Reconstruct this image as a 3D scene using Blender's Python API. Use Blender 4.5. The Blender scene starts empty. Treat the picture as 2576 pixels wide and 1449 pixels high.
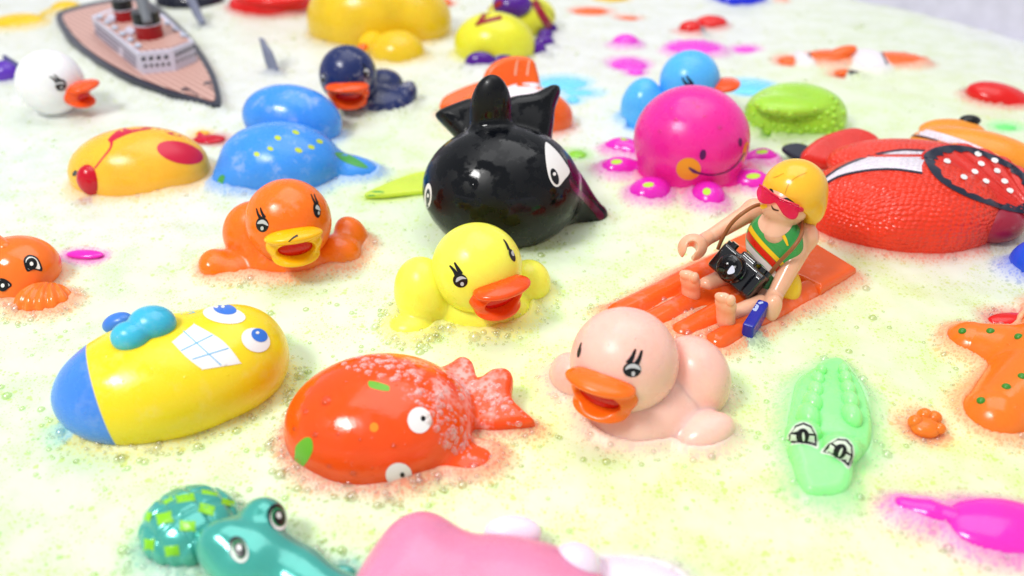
import bpy, math, random
import numpy as np
from mathutils import Vector, Matrix, Euler, noise
from mathutils.bvhtree import BVHTree
from mathutils.geometry import delaunay_2d_cdt

random.seed(7); np.random.seed(7)
S = bpy.context.scene
COL = S.collection

# ------------------------------------------------------------------ camera
# Picture units: 2576 x 1449; the bath is built in metres.
FPX, CX, CY = 2300.0, 1288.0, 724.5
PITCH, CAMH = math.radians(33.0), 0.23
cam_data = bpy.data.cameras.new('camera')
cam = bpy.data.objects.new('camera', cam_data)
COL.objects.link(cam)
cam.location = (0, 0, CAMH)
cam.rotation_euler = (math.pi / 2 - PITCH, 0, 0)
cam_data.sensor_width = 36.0
cam_data.lens = 36.0 * FPX / 2576.0
cam_data.clip_start, cam_data.clip_end = 0.01, 20.0
cam_data.dof.use_dof = True
cam_data.dof.focus_distance = 0.385
cam_data.dof.aperture_fstop = 6.5
S.camera = cam

# ------------------------------------------------------------------ world and lamps (indoors: soft daylight-white lamps over a bath)
W = bpy.data.worlds.new('World'); S.world = W; W.use_nodes = True
W.node_tree.nodes['Background'].inputs[0].default_value = (0.93, 0.96, 1.0, 1)
W.node_tree.nodes['Background'].inputs[1].default_value = 0.42


def lamp(name, loc, target, size, watts, color=(1, 1, 1), size_y=None):
    l = bpy.data.lights.new(name, 'AREA'); l.energy = watts; l.color = color
    l.shape = 'RECTANGLE'; l.size = size; l.size_y = size_y or size
    o = bpy.data.objects.new(name, l); COL.objects.link(o); o.location = loc
    o.rotation_euler = (Vector(target) - Vector(loc)).to_track_quat('-Z', 'Y').to_euler()
    return o


lamp('softbox_lamp', (-0.62, -0.12, 1.05), (0.0, 0.5, 0), 0.34, 10.5, (1, 0.99, 0.97), 0.24)
lamp('ceiling_lamp', (0.1, 0.75, 1.5), (0.0, 0.55, 0), 1.3, 11.5)
S.view_settings.view_transform = 'Standard'
S.view_settings.look = 'None'
S.view_settings.exposure = 0.17
S.view_settings.gamma = 1.0
S.render.engine = 'CYCLES'
S.cycles.use_denoising = True
S.cycles.max_bounces = 8
S.cycles.transparent_max_bounces = 12
S.cycles.caustics_reflective = False
S.cycles.caustics_refractive = False

# ------------------------------------------------------------------ picture <-> place
FWD = Vector((0, math.cos(PITCH), -math.sin(PITCH)))
UPV = Vector((0, math.sin(PITCH), math.cos(PITCH)))
EYE = Vector((0, 0, CAMH))


def ray(px, py):
    return Vector((1, 0, 0)) * (px - CX) + UPV * (CY - py) + FWD * FPX


def at(px, py, z=0.0):
    d = ray(px, py)
    return EYE + d * ((z - CAMH) / d.z)


def unit_at(px, py):          # metres per picture unit for things standing on the foam there
    return (at(px, py) - EYE).dot(FWD) / FPX


# ------------------------------------------------------------------ materials
MATS = {}


def nodes_of(m):
    m.use_nodes = True
    nt = m.node_tree
    return nt, nt.nodes, nt.links, nt.nodes['Principled BSDF']


def srgb(r, g, b):
    f = lambda c: (c / 255.0 / 12.92) if c <= 10 else ((c / 255.0 + 0.055) / 1.055) ** 2.4
    return (f(r), f(g), f(b), 1.0)


def vinyl(name, rgb, rough=0.33, sss=0.25, wet=0.35, lather=0.0, bump=0.12, spec=0.45, coat=0.0, two=None, lath_pos=None):
    """Soft moulded vinyl: slight translucency, wet patches, micro relief; optional lather film; optional second colour split by a plane/sphere."""
    if name in MATS: return MATS[name]
    m = bpy.data.materials.new(name); MATS[name] = m
    nt, N, L, P = nodes_of(m)
    col = srgb(*rgb)
    m['glow_rgb'] = list(srgb(*(two[0] if two else rgb))[:3])
    P.inputs['Base Color'].default_value = col
    P.inputs['Specular IOR Level'].default_value = spec
    P.inputs['Coat Weight'].default_value = coat
    P.inputs['Coat Roughness'].default_value = 0.06
    if sss > 0:
        P.inputs['Subsurface Weight'].default_value = sss
        P.inputs['Subsurface Radius'].default_value = (1.0, 0.55, 0.35)
        P.inputs['Subsurface Scale'].default_value = 0.006
    tc = N.new('ShaderNodeTexCoord')
    mp = N.new('ShaderNodeMapping'); mp.inputs['Scale'].default_value = (100, 100, 100)
    L.new(tc.outputs['Object'], mp.inputs['Vector'])
    nz = N.new('ShaderNodeTexNoise'); nz.inputs['Scale'].default_value = 1.3; nz.inputs['Detail'].default_value = 6
    L.new(mp.outputs[0], nz.inputs['Vector'])
    cr = N.new('ShaderNodeMapRange'); cr.inputs[1].default_value = 0.47; cr.inputs[2].default_value = 0.56
    cr.inputs[3].default_value = rough; cr.inputs[4].default_value = max(0.06, rough * (1 - wet))
    L.new(nz.outputs[0], cr.inputs[0]); L.new(cr.outputs[0], P.inputs['Roughness'])
    # colour: slight cloudiness of the plastic
    n2 = N.new('ShaderNodeTexNoise'); n2.inputs['Scale'].default_value = 0.6; n2.inputs['Detail'].default_value = 3
    L.new(mp.outputs[0], n2.inputs['Vector'])
    hs = N.new('ShaderNodeHueSaturation')
    mv = N.new('ShaderNodeMapRange'); mv.inputs[1].default_value = 0.3; mv.inputs[2].default_value = 0.7
    mv.inputs[3].default_value = 0.93; mv.inputs[4].default_value = 1.07
    L.new(n2.outputs[0], mv.inputs[0]); L.new(mv.outputs[0], hs.inputs['Value'])
    hs.inputs['Color'].default_value = col
    out = hs.outputs[0]
    if two:
        # two = (rgb2, [(center_m, radius_m)] or plane (normal, offset)) in object coordinates
        rgb2, kind, a, b = two
        if kind == 'sphere':
            vs = N.new('ShaderNodeVectorMath'); vs.operation = 'DISTANCE'; vs.inputs[1].default_value = a
            L.new(tc.outputs['Object'], vs.inputs[0]); val = vs.outputs['Value']
        else:
            vs = N.new('ShaderNodeVectorMath'); vs.operation = 'DOT_PRODUCT'; vs.inputs[1].default_value = a
            L.new(tc.outputs['Object'], vs.inputs[0]); val = vs.outputs['Value']
        st = N.new('ShaderNodeMapRange'); st.inputs[1].default_value = b - 2e-4; st.inputs[2].default_value = b + 2e-4
        L.new(val, st.inputs[0])
        mx = N.new('ShaderNodeMix'); mx.data_type = 'RGBA'
        L.new(st.outputs[0], mx.inputs['Factor']); L.new(out, mx.inputs['A']); mx.inputs['B'].default_value = srgb(*rgb2)
        out = mx.outputs['Result']
    if lather > 0:
        ln = N.new('ShaderNodeTexNoise'); ln.inputs['Scale'].default_value = 0.9; ln.inputs['Detail'].default_value = 5; ln.inputs['Roughness'].default_value = 0.62
        L.new(mp.outputs[0], ln.inputs['Vector'])
        val = ln.outputs[0]
        if lath_pos:
            ds = N.new('ShaderNodeVectorMath'); ds.operation = 'DISTANCE'; ds.inputs[1].default_value = lath_pos[0]
            L.new(tc.outputs['Object'], ds.inputs[0])
            fr = N.new('ShaderNodeMapRange'); fr.inputs[1].default_value = lath_pos[1]; fr.inputs[2].default_value = lath_pos[1] * 0.25
            fr.inputs[3].default_value = -0.3; fr.inputs[4].default_value = 0.17
            L.new(ds.outputs['Value'], fr.inputs[0])
            ad = N.new('ShaderNodeMath'); ad.operation = 'ADD'; L.new(val, ad.inputs[0]); L.new(fr.outputs[0], ad.inputs[1]); val = ad.outputs[0]
        mk = N.new('ShaderNodeMapRange'); mk.inputs[1].default_value = 0.54; mk.inputs[2].default_value = 0.68
        L.new(val, mk.inputs[0])
        vo = N.new('ShaderNodeTexVoronoi'); vo.inputs['Scale'].default_value = 4.2
        L.new(mp.outputs[0], vo.inputs['Vector'])
        vr = N.new('ShaderNodeMapRange'); vr.inputs[1].default_value = 0.22; vr.inputs[2].default_value = 0.50
        vr.inputs[3].default_value = 0.10; vr.inputs[4].default_value = 0.85
        L.new(vo.outputs['Distance'], vr.inputs[0])
        mu = N.new('ShaderNodeMath'); mu.operation = 'MULTIPLY'; L.new(mk.outputs[0], mu.inputs[0]); L.new(vr.outputs[0], mu.inputs[1])
        m2 = N.new('ShaderNodeMath'); m2.operation = 'MULTIPLY'; L.new(mu.outputs[0], m2.inputs[0]); m2.inputs[1].default_value = lather
        mx = N.new('ShaderNodeMix'); mx.data_type = 'RGBA'
        L.new(m2.outputs[0], mx.inputs['Factor']); L.new(out, mx.inputs['A']); mx.inputs['B'].default_value = (0.9, 0.88, 0.88, 1)
        out = mx.outputs['Result']
    L.new(out, P.inputs['Base Color'])
    if bump > 0:
        vb = N.new('ShaderNodeTexVoronoi'); vb.inputs['Scale'].default_value = 4.5; vb.inputs['Randomness'].default_value = 1.0
        L.new(mp.outputs[0], vb.inputs['Vector'])
        # droplets: only a few cells are a drop
        sz = N.new('ShaderNodeSeparateColor'); L.new(vb.outputs['Color'], sz.inputs[0])
        rr = N.new('ShaderNodeMapRange'); rr.inputs[1].default_value = 0.80; rr.inputs[2].default_value = 1.0; rr.inputs[3].default_value = 0.0; rr.inputs[4].default_value = 0.30
        L.new(sz.outputs[0], rr.inputs[0])
        sb = N.new('ShaderNodeMath'); sb.operation = 'SUBTRACT'; sb.use_clamp = True
        L.new(rr.outputs[0], sb.inputs[0]); L.new(vb.outputs['Distance'], sb.inputs[1])
        fb = N.new('ShaderNodeTexNoise'); fb.inputs['Scale'].default_value = 5; fb.inputs['Detail'].default_value = 3
        L.new(mp.outputs[0], fb.inputs['Vector'])
        fm = N.new('ShaderNodeMath'); fm.operation = 'MULTIPLY_ADD'; fm.inputs[1].default_value = 0.05
        L.new(fb.outputs[0], fm.inputs[0]); L.new(sb.outputs[0], fm.inputs[2])
        bp = N.new('ShaderNodeBump'); bp.inputs['Strength'].default_value = min(1, bump * 4); bp.inputs['Distance'].default_value = 0.0022
        L.new(fm.outputs[0], bp.inputs['Height']); L.new(bp.outputs[0], P.inputs['Normal'])
    return m


def flat(name, rgb, rough=0.35, spec=0.4, metallic=0.0, coat=0.0):
    """Printed ink or hard plastic, with a trace of wear in its gloss."""
    if name in MATS: return MATS[name]
    m = bpy.data.materials.new(name); MATS[name] = m
    nt, N, L, P = nodes_of(m)
    P.inputs['Base Color'].default_value = srgb(*rgb); m['glow_rgb'] = list(srgb(*rgb)[:3])
    P.inputs['Specular IOR Level'].default_value = spec
    P.inputs['Metallic'].default_value = metallic
    P.inputs['Coat Weight'].default_value = coat
    nz = N.new('ShaderNodeTexNoise'); nz.inputs['Scale'].default_value = 400; nz.inputs['Detail'].default_value = 4
    tc = N.new('ShaderNodeTexCoord'); L.new(tc.outputs['Object'], nz.inputs['Vector'])
    mr = N.new('ShaderNodeMapRange'); mr.inputs[3].default_value = rough * 0.7; mr.inputs[4].default_value = rough * 1.3
    L.new(nz.outputs[0], mr.inputs[0]); L.new(mr.outputs[0], P.inputs['Roughness'])
    return m


INK = flat('black_ink', (12, 14, 18), 0.3)
EYE_WHITE = flat('eye_white', (236, 234, 232), 0.35)
EYE_GREY = flat('eye_grey', (190, 192, 196), 0.35)


# ------------------------------------------------------------------ implicit modelling
def _rot(rot):
    return np.array(Euler([math.radians(a) for a in rot]).to_matrix())


def ell(c, r, rot=(0, 0, 0)):
    c = np.array(c, float); r = np.array(r, float) * np.ones(3); M = _rot(rot)

    def f(P):
        q = (P - c) @ M
        k0 = np.sqrt(((q / r) ** 2).sum(1)); k1 = np.sqrt(((q / r ** 2) ** 2).sum(1))
        return k0 * (k0 - 1) / np.maximum(k1, 1e-9)
    rm = r.max()
    f.lo, f.hi = c - rm, c + rm
    return f


def cap(a, b, ra, rb=None):
    a = np.array(a, float); b = np.array(b, float); rb = ra if rb is None else rb
    ab = b - a; L2 = max(float(ab @ ab), 1e-9)

    def f(P):
        t = np.clip(((P - a) @ ab) / L2, 0, 1)
        return np.linalg.norm(P - a - t[:, None] * ab, axis=1) - (ra + (rb - ra) * t)
    R = max(ra, rb)
    f.lo, f.hi = np.minimum(a, b) - R, np.maximum(a, b) + R
    return f


def box(c, h, rnd=0.0, rot=(0, 0, 0)):
    c = np.array(c, float); h = np.array(h, float); M = _rot(rot)

    def f(P):
        q = np.abs((P - c) @ M) - (h - rnd)
        return np.linalg.norm(np.maximum(q, 0), axis=1) + np.minimum(q.max(1), 0) - rnd
    rm = np.linalg.norm(h)
    f.lo, f.hi = c - rm, c + rm
    return f


def poly_slab(pts2, fr, th, rnd=2.0):
    """2-D outline pts2 (closed polygon) in the frame fr=(origin, u, v, n), thickness th."""
    o, u, v, n = [np.array(x, float) for x in fr]
    pts = np.array(pts2, float)
    A = pts; B = np.roll(pts, -1, 0)

    def f(P):
        d = P - o
        x = np.stack([d @ u, d @ v], 1); z = d @ n
        dist = np.full(len(P), 1e9); s = np.ones(len(P))
        for a, b in zip(A, B):
            e = b - a; w = x - a
            t = np.clip((w @ e) / max(e @ e, 1e-9), 0, 1)
            dist = np.minimum(dist, np.linalg.norm(w - t[:, None] * e, axis=1))
            c1 = x[:, 1] >= a[1]; c2 = x[:, 1] < b[1]; c3 = e[0] * w[:, 1] > e[1] * w[:, 0]
            s = np.where((c1 & c2 & c3) | (~c1 & ~c2 & ~c3), -s, s)
        q = np.stack([dist * s + rnd, np.abs(z) - th / 2 + rnd], 1)
        return np.minimum(q.max(1), 0) + np.linalg.norm(np.maximum(q, 0), axis=1) - rnd
    W3 = np.array([o + p[0] * u + p[1] * v + sg * n * th / 2 for p in pts for sg in (-1, 1)])
    f.lo, f.hi = W3.min(0), W3.max(0)
    return f


def U(fn, k=8.0, part='body'): return ('u', fn, k, part)
def SUB(fn, k=4.0): return ('s', fn, k, None)
def DISP(g): return ('d', g, 0, None)


def shape_eval(shape, P, zmin=None):
    d = None
    for op, fn, k, part in shape:
        if op == 'd':
            d = d + fn(P); continue
        di = fn(P)
        if d is None: d = di; continue
        if op == 'u':
            h = np.clip(0.5 + 0.5 * (d - di) / k, 0, 1)
            d = di * h + d * (1 - h) - k * h * (1 - h)
        else:
            h = np.clip(0.5 - 0.5 * (d + di) / k, 0, 1)
            d = d * (1 - h) - di * h + k * h * (1 - h)
    if zmin is not None:
        d = np.maximum(d, zmin - P[:, 2])
    return d


def surface(shape, cell, zmin=None):
    lo = np.min([fn.lo for op, fn, k, p in shape if op == 'u'], 0) - cell * 3
    hi = np.max([fn.hi for op, fn, k, p in shape if op == 'u'], 0) + cell * 3
    if zmin is not None: lo[2] = max(lo[2], zmin - cell * 2)
    n = np.maximum(((hi - lo) / cell).astype(int) + 2, 4)
    # coarse pass to find the cells worth looking at
    ax = [lo[i] + cell * np.arange(n[i]) for i in range(3)]
    G = np.stack(np.meshgrid(*ax, indexing='ij'), -1).reshape(-1, 3)
    if len(G) > 60000:
        cs = 4
        m = [(x + cs - 1) // cs for x in n]
        axc = [lo[i] + cell * (cs * np.arange(m[i]) + (cs - 1) / 2) for i in range(3)]
        GC = np.stack(np.meshgrid(*axc, indexing='ij'), -1).reshape(-1, 3)
        dc = shape_eval(shape, GC, zmin).reshape(m)
        near = np.abs(dc) < cell * cs * 3.4
        sel = np.repeat(np.repeat(np.repeat(near, cs, 0), cs, 1), cs, 2)[:n[0], :n[1], :n[2]]
        sg = np.repeat(np.repeat(np.repeat(dc, cs, 0), cs, 1), cs, 2)[:n[0], :n[1], :n[2]].copy()
        idx = np.nonzero(sel.reshape(-1))[0]
        d = sg.reshape(-1)
        d[idx] = shape_eval(shape, G[idx], zmin)
        d = d.reshape(n)
    else:
        d = shape_eval(shape, G, zmin).reshape(n)
    ins = d < 0
    cm = np.zeros(np.array(n) - 1, int)
    for i in (0, 1):
        for j in (0, 1):
            for k in (0, 1):
                cm += ins[i:n[0] - 1 + i, j:n[1] - 1 + j, k:n[2] - 1 + k]
    act = (cm > 0) & (cm < 8)
    ci = np.argwhere(act)
    vid = np.full(act.shape, -1, int); vid[tuple(ci.T)] = np.arange(len(ci))
    V = lo + (ci + 0.5) * cell
    for it in range(3):            # pull the vertices onto the surface
        e = cell * 0.05
        f0 = shape_eval(shape, V, zmin)
        g = np.stack([(shape_eval(shape, V + e * np.eye(3)[a], zmin) - f0) / e for a in range(3)], 1)
        st = -f0[:, None] * g / np.maximum((g * g).sum(1), 0.2)[:, None]
        ln = np.linalg.norm(st, axis=1, keepdims=True)
        V = V + st * np.minimum(1, cell * 0.9 / np.maximum(ln, 1e-9))
    e = cell * 0.12
    g = np.stack([shape_eval(shape, V + e * np.eye(3)[a], zmin) - shape_eval(shape, V - e * np.eye(3)[a], zmin) for a in range(3)], 1)
    Nn = g / np.maximum(np.linalg.norm(g, axis=1, keepdims=True), 1e-12)
    Q = []
    for a in range(3):
        b, c = (a + 1) % 3, (a + 2) % 3
        s0 = np.take(ins, range(n[a] - 1), a); s1 = np.take(ins, range(1, n[a]), a)
        E = np.argwhere(s0 != s1)
        E = E[(E[:, b] > 0) & (E[:, c] > 0) & (E[:, b] < n[b] - 1) & (E[:, c] < n[c] - 1)]
        if not len(E): continue
        db = np.zeros(3, int); db[b] = 1; dcv = np.zeros(3, int); dcv[c] = 1
        q = np.stack([vid[tuple((E - db - dcv).T)], vid[tuple((E - dcv).T)], vid[tuple(E.T)], vid[tuple((E - db).T)]], 1)
        flip = ~ins[tuple(E.T)]
        q[flip] = q[flip][:, ::-1]
        Q.append(q)
    Q = np.concatenate(Q); Q = Q[(Q >= 0).all(1)]
    return V, Nn, Q


def new_mesh(name, V, F, mat, normals=None, smooth=True):
    me = bpy.data.meshes.new(name)
    V = np.asarray(V, float)
    me.from_pydata(V.tolist(), [], [list(f) for f in F])
    if smooth and len(me.polygons): me.polygons.foreach_set('use_smooth', np.ones(len(me.polygons), bool))
    if mat: me.materials.append(mat)
    me.update()
    if normals is not None: me.normals_split_custom_set_from_vertices(np.asarray(normals).tolist())
    return me


ALL = []        # (object) every mesh of every toy that stands in the foam, for the foam to close round


class Toy:
    def __init__(s, name, label, cat, gx, gy, group=None, z=0.0, water=True):
        s.k = unit_at(gx, gy); s.water = water
        s.root = bpy.data.objects.new(name, None); COL.objects.link(s.root)
        s.root.empty_display_size = 0.01
        s.root.location = at(gx, gy, 0); s.o = np.array(s.root.location)
        s.root.location.z = z; s.o[2] = z
        s.root['label'] = label; s.root['category'] = cat
        if group: s.root['group'] = group
        s.V, s.F = [], []; s.nv = 0; s._bvh = None

    def p(s, px, py, z=0.0):      # local units of the point seen at (px, py) with height z (picture units) over the foam
        w = np.array(at(px, py, z * s.k)) - s.o
        return w / s.k

    def link(s, name, me, parent=None, solid=True):
        o = bpy.data.objects.new(name, me); COL.objects.link(o); o.parent = parent or s.root
        if solid:
            s._add(me)
        if s.water and solid: ALL.append(o)
        return o

    def _add(s, me):
        v = np.empty(len(me.vertices) * 3); me.vertices.foreach_get('co', v)
        s.V.append(v.reshape(-1, 3) + s.o)
        s.F += [[i + s.nv for i in p.vertices] for p in me.polygons]
        s.nv += len(me.vertices); s._bvh = None

    def bvh(s):
        if s._bvh is None:
            s._bvh = BVHTree.FromPolygons(np.concatenate(s.V).tolist(), s.F)
        return s._bvh

    def build(s, shape, mats, cell=5.0, zmin=-70.0, parent=None, labels=None):
        """mats: {part: material}. One mesh per part, cut from one smooth surface."""
        V, Nn, Q = surface(shape, cell, zmin)
        prims = [(fn, part) for op, fn, k, part in shape if op == 'u']
        parts = list(dict.fromkeys(p for _, p in prims))
        objs = {}
        if len(parts) > 1:
            C = V[Q].mean(1)
            D = np.stack([fn(C) for fn, _ in prims], 1)
            who = np.array([parts.index(p) for _, p in prims])[D.argmin(1)]
        else:
            who = np.zeros(len(Q), int)
        for i, part in enumerate(parts):
            q = Q[who == i]
            if not len(q): continue
            us, inv = np.unique(q.reshape(-1), return_inverse=True)
            nm = part.split('#')[0]
            me = new_mesh(nm, V[us] * s.k, inv.reshape(-1, 4), mats[part] if isinstance(mats, dict) else mats, Nn[us])
            objs[part] = s.link(nm, me, parent)
        return objs

    def dec(s, name, pts, mat, parent=None, off=0.35, grid=7.0):
        """A print on the toy: the outline (picture units) laid onto its surface."""
        pts = [Vector(p) for p in pts]
        xs = [p.x for p in pts]; ys = [p.y for p in pts]
        inner = []
        y = min(ys) + grid * 0.5
        while y < max(ys):
            x = min(xs) + grid * 0.5
            while x < max(xs):
                c = False; j = len(pts) - 1
                for i in range(len(pts)):
                    if (pts[i].y > y) != (pts[j].y > y) and x < (pts[j].x - pts[i].x) * (y - pts[i].y) / (pts[j].y - pts[i].y) + pts[i].x: c = not c
                    j = i
                if c and min((p - Vector((x, y))).length for p in pts) > grid * 0.35: inner.append(Vector((x, y)))
                x += grid
            y += grid
        n = len(pts)
        vs, _, fs, _, _, _ = delaunay_2d_cdt(pts + inner, [(i, (i + 1) % n) for i in range(n)], [list(range(n))], 1, 1e-4)
        b = s.bvh(); out = []; ok = []
        for v in vs:
            d = ray(v.x, v.y).normalized()
            h, nn, _, _ = b.ray_cast(EYE, d)
            if h is None: out.append((0, 0, 0)); ok.append(False); continue
            out.append(tuple((np.array(h + nn * off * s.k - d * off * 0.5 * s.k) - s.o))); ok.append(True)
        P3 = np.array(out)
        lim = 45 * s.k
        F = [f for f in fs if all(ok[i] for i in f) and max((np.linalg.norm(P3[f[i]] - P3[f[i - 1]]) for i in range(3))) < lim]
        if not F: return None
        F = [f[::-1] for f in F]
        us = sorted(set(i for f in F for i in f)); mp = {u: i for i, u in enumerate(us)}
        me = new_mesh(name, P3[us], [[mp[i] for i in f] for f in F], mat)
        o = bpy.data.objects.new(name, me); COL.objects.link(o); o.parent = parent or s.root
        return o


def oval(cx, cy, rx, ry, ang=0.0, n=28):
    a = math.radians(ang); o = []
    for i in range(n):
        t = 2 * math.pi * i / n; x, y = rx * math.cos(t), ry * math.sin(t)
        o.append((cx + x * math.cos(a) - y * math.sin(a), cy + x * math.sin(a) + y * math.cos(a)))
    return o


def smooth(pts, closed=True, n=6):
    P = [np.array(p, float) for p in pts]; m = len(P); out = []
    for i in range(m if closed else m - 1):
        g = (lambda j: P[j % m]) if closed else (lambda j: P[min(max(j, 0), m - 1)])
        p0, p1, p2, p3 = g(i - 1), g(i), g(i + 1), g(i + 2)
        for q in range(n):
            t = q / n
            out.append(tuple(0.5 * ((2 * p1) + (-p0 + p2) * t + (2 * p0 - 5 * p1 + 4 * p2 - p3) * t * t + (-p0 + 3 * p1 - 3 * p2 + p3) * t ** 3)))
    if not closed: out.append(tuple(P[-1]))
    return out


def stroke(pts, widths, n=6):
    c = smooth(pts, False, n); c = [np.array(p) for p in c]
    if np.isscalar(widths): widths = [widths] * len(pts)
    w = np.interp(np.linspace(0, len(pts) - 1, len(c)), range(len(pts)), widths)
    Lp, Rp = [], []
    for i, p in enumerate(c):
        t = c[min(i + 1, len(c) - 1)] - c[max(i - 1, 0)]; t = t / (np.linalg.norm(t) + 1e-9)
        nrm = np.array([-t[1], t[0]]) * max(w[i], 0.3) / 2
        Lp.append(tuple(p + nrm)); Rp.append(tuple(p - nrm))
    return Lp + Rp[::-1]


def tube_mesh(path, radii, k, segs=10, closed_caps=True):
    """A swept round tube through local points."""
    P = np.array(path, float)
    if np.isscalar(radii): radii = [radii] * len(P)
    V, F = [], []
    prev = None
    for i, p in enumerate(P):
        t = P[min(i + 1, len(P) - 1)] - P[max(i - 1, 0)]; t = t / (np.linalg.norm(t) + 1e-9)
        a = np.array([0, 0, 1.0]) if prev is None else prev
        if prev is None and abs(t[2]) > 0.9: a = np.array([1.0, 0, 0])
        u = a - t * (a @ t); u /= np.linalg.norm(u); prev = u
        v = np.cross(t, u)
        for j in range(segs):
            an = 2 * math.pi * j / segs
            V.append(p + radii[i] * (math.cos(an) * u + math.sin(an) * v))
    for i in range(len(P) - 1):
        for j in range(segs):
            a, b = i * segs + j, i * segs + (j + 1) % segs
            F.append([a, b, b + segs, a + segs])
    if closed_caps:
        F.append(list(range(segs))[::-1]); F.append([(len(P) - 1) * segs + j for j in range(segs)])
    return np.array(V) * k, F


def t_hit(s, px, py):
    h, n, _, _ = s.bvh().ray_cast(EYE, ray(px, py).normalized())
    if h is None:                       # just off the silhouette: the nearest point of the toy
        d = ray(px, py).normalized(); best = None
        r0 = (Vector(s.o) - EYE).length
        for i in range(-12, 13):
            q = EYE + d * (r0 + i * 6 * s.k)
            a, n, _, dd = s.bvh().find_nearest(q)
            if best is None or dd < best[0]: best = (dd, a, n)
        h, n = best[1], best[2]
    return (np.array(h) - s.o) / s.k, np.array(n)


def t_on_plane(s, px, py, o, n):
    """Where the line of sight meets the plane through local point o with normal n (local units)."""
    e = (np.array(EYE) - s.o) / s.k; d = np.array(ray(px, py)); n = np.array(n, float)
    return e + d * (((np.array(o) - e) @ n) / (d @ n))


def t_slab(s, poly, o, n, th, rnd=4.0):
    """Rounded plate whose outline is poly (picture units) on the plane (o, n)."""
    n = np.array(n, float); n /= np.linalg.norm(n)
    u = np.cross([0, 0, 1.0], n); u = np.array([1.0, 0, 0]) if np.linalg.norm(u) < 1e-3 else u / np.linalg.norm(u)
    v = np.cross(n, u)
    o = np.array(o, float)
    p2 = []
    for p in poly:
        q = t_on_plane(s, p[0], p[1], o, n) - o
        p2.append((q @ u, q @ v))
    return poly_slab(p2, (o, u, v, n), th, rnd)


def t_prism(s, name, poly, z0, z1, mat, parent=None, top_only=False):
    """Upright walls over the outline poly (picture units of its top edge at height z1)."""
    top = [s.p(x, y, z1) for x, y in poly]
    bot = [np.array([q[0], q[1], z0]) for q in top]
    n = len(top)
    V = top + bot
    F = [list(range(n))] + [[i, n + i, n + (i + 1) % n, (i + 1) % n] for i in range(n)] + [list(range(n, 2 * n))[::-1]]
    a = sum(top[i][0] * top[(i + 1) % n][1] - top[(i + 1) % n][0] * top[i][1] for i in range(n))
    if a < 0: F = [f[::-1] for f in F]
    me = new_mesh(name, np.array(V) * s.k, F, mat, smooth=False)
    return s.link(name, me, parent)


def t_tube(s, name, pts, r, mat, parent=None, n=6, segs=10):
    """Round tube through (px, py, z) points."""
    P3 = [s.p(*p) for p in pts]
    if len(P3) > 2 and n > 1: P3 = smooth3(P3, n)
    rr = r if np.isscalar(r) else list(np.interp(np.linspace(0, len(r) - 1, len(P3)), range(len(r)), r))
    V, F = tube_mesh(P3, rr, s.k, segs)
    return s.link(name, new_mesh(name, V, F, mat), parent)


def smooth3(P, n=6):
    P = [np.array(p, float) for p in P]; m = len(P); out = []
    for i in range(m - 1):
        p0, p1, p2, p3 = P[max(i - 1, 0)], P[i], P[i + 1], P[min(i + 2, m - 1)]
        for q in range(n):
            t = q / n
            out.append(0.5 * ((2 * p1) + (-p0 + p2) * t + (2 * p0 - 5 * p1 + 4 * p2 - p3) * t * t + (-p0 + 3 * p1 - 3 * p2 + p3) * t ** 3))
    out.append(P[-1]); return out


def t_lobe(s, name, px, py, z, r, mat, rot=(0, 0, 0), parent=None, cell=4.0, zmin=-70):
    return s.build([U(ell(s.p(px, py, z), r, rot), 1, name)], mat, cell, zmin, parent)[name]


def t_stud(s, name, px, py, r, mat, parent=None, cell=3.0, sink=0.3, rot=(0, 0, 0)):
    """A raised blob seated on the surface seen at (px, py)."""
    h, n = s.hit(px, py)
    if h is None: return None
    r = np.array(r, float) * np.ones(3)
    return s.build([U(ell(h - n * r.min() * sink, r, rot), 1, name)], mat, cell, None, parent)[name]


Toy.hit, Toy.on_plane, Toy.slab, Toy.prism, Toy.tube, Toy.lobe, Toy.stud = t_hit, t_on_plane, t_slab, t_prism, t_tube, t_lobe, t_stud
TOCAM = np.array([0, -0.82, 0.57])

# ------------------------------------------------------------------ rubber ducks
def frame_fn(o, yaw, pitch=0.0, roll=0.0):
    """Points and radii given in the head's own frame (x forwards, z up, head radius 1) -> local picture units."""
    M = np.array((Euler((0, 0, math.radians(yaw))).to_matrix() @ Euler((0, math.radians(-pitch), 0)).to_matrix() @ Euler((math.radians(roll), 0, 0)).to_matrix()))
    return M


def ell_in(o, R, M, c, r, ry=0.0):
    Mr = M @ _rot((0, ry, 0))
    c = np.array(o) + M @ (np.array(c, float) * R); r = np.array(r, float) * R

    def f(P):
        q = (P - c) @ Mr
        k0 = np.sqrt(((q / r) ** 2).sum(1)); k1 = np.sqrt(((q / r ** 2) ** 2).sum(1))
        return k0 * (k0 - 1) / np.maximum(k1, 1e-9)
    f.lo, f.hi = c - r.max(), c + r.max()
    return f


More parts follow.
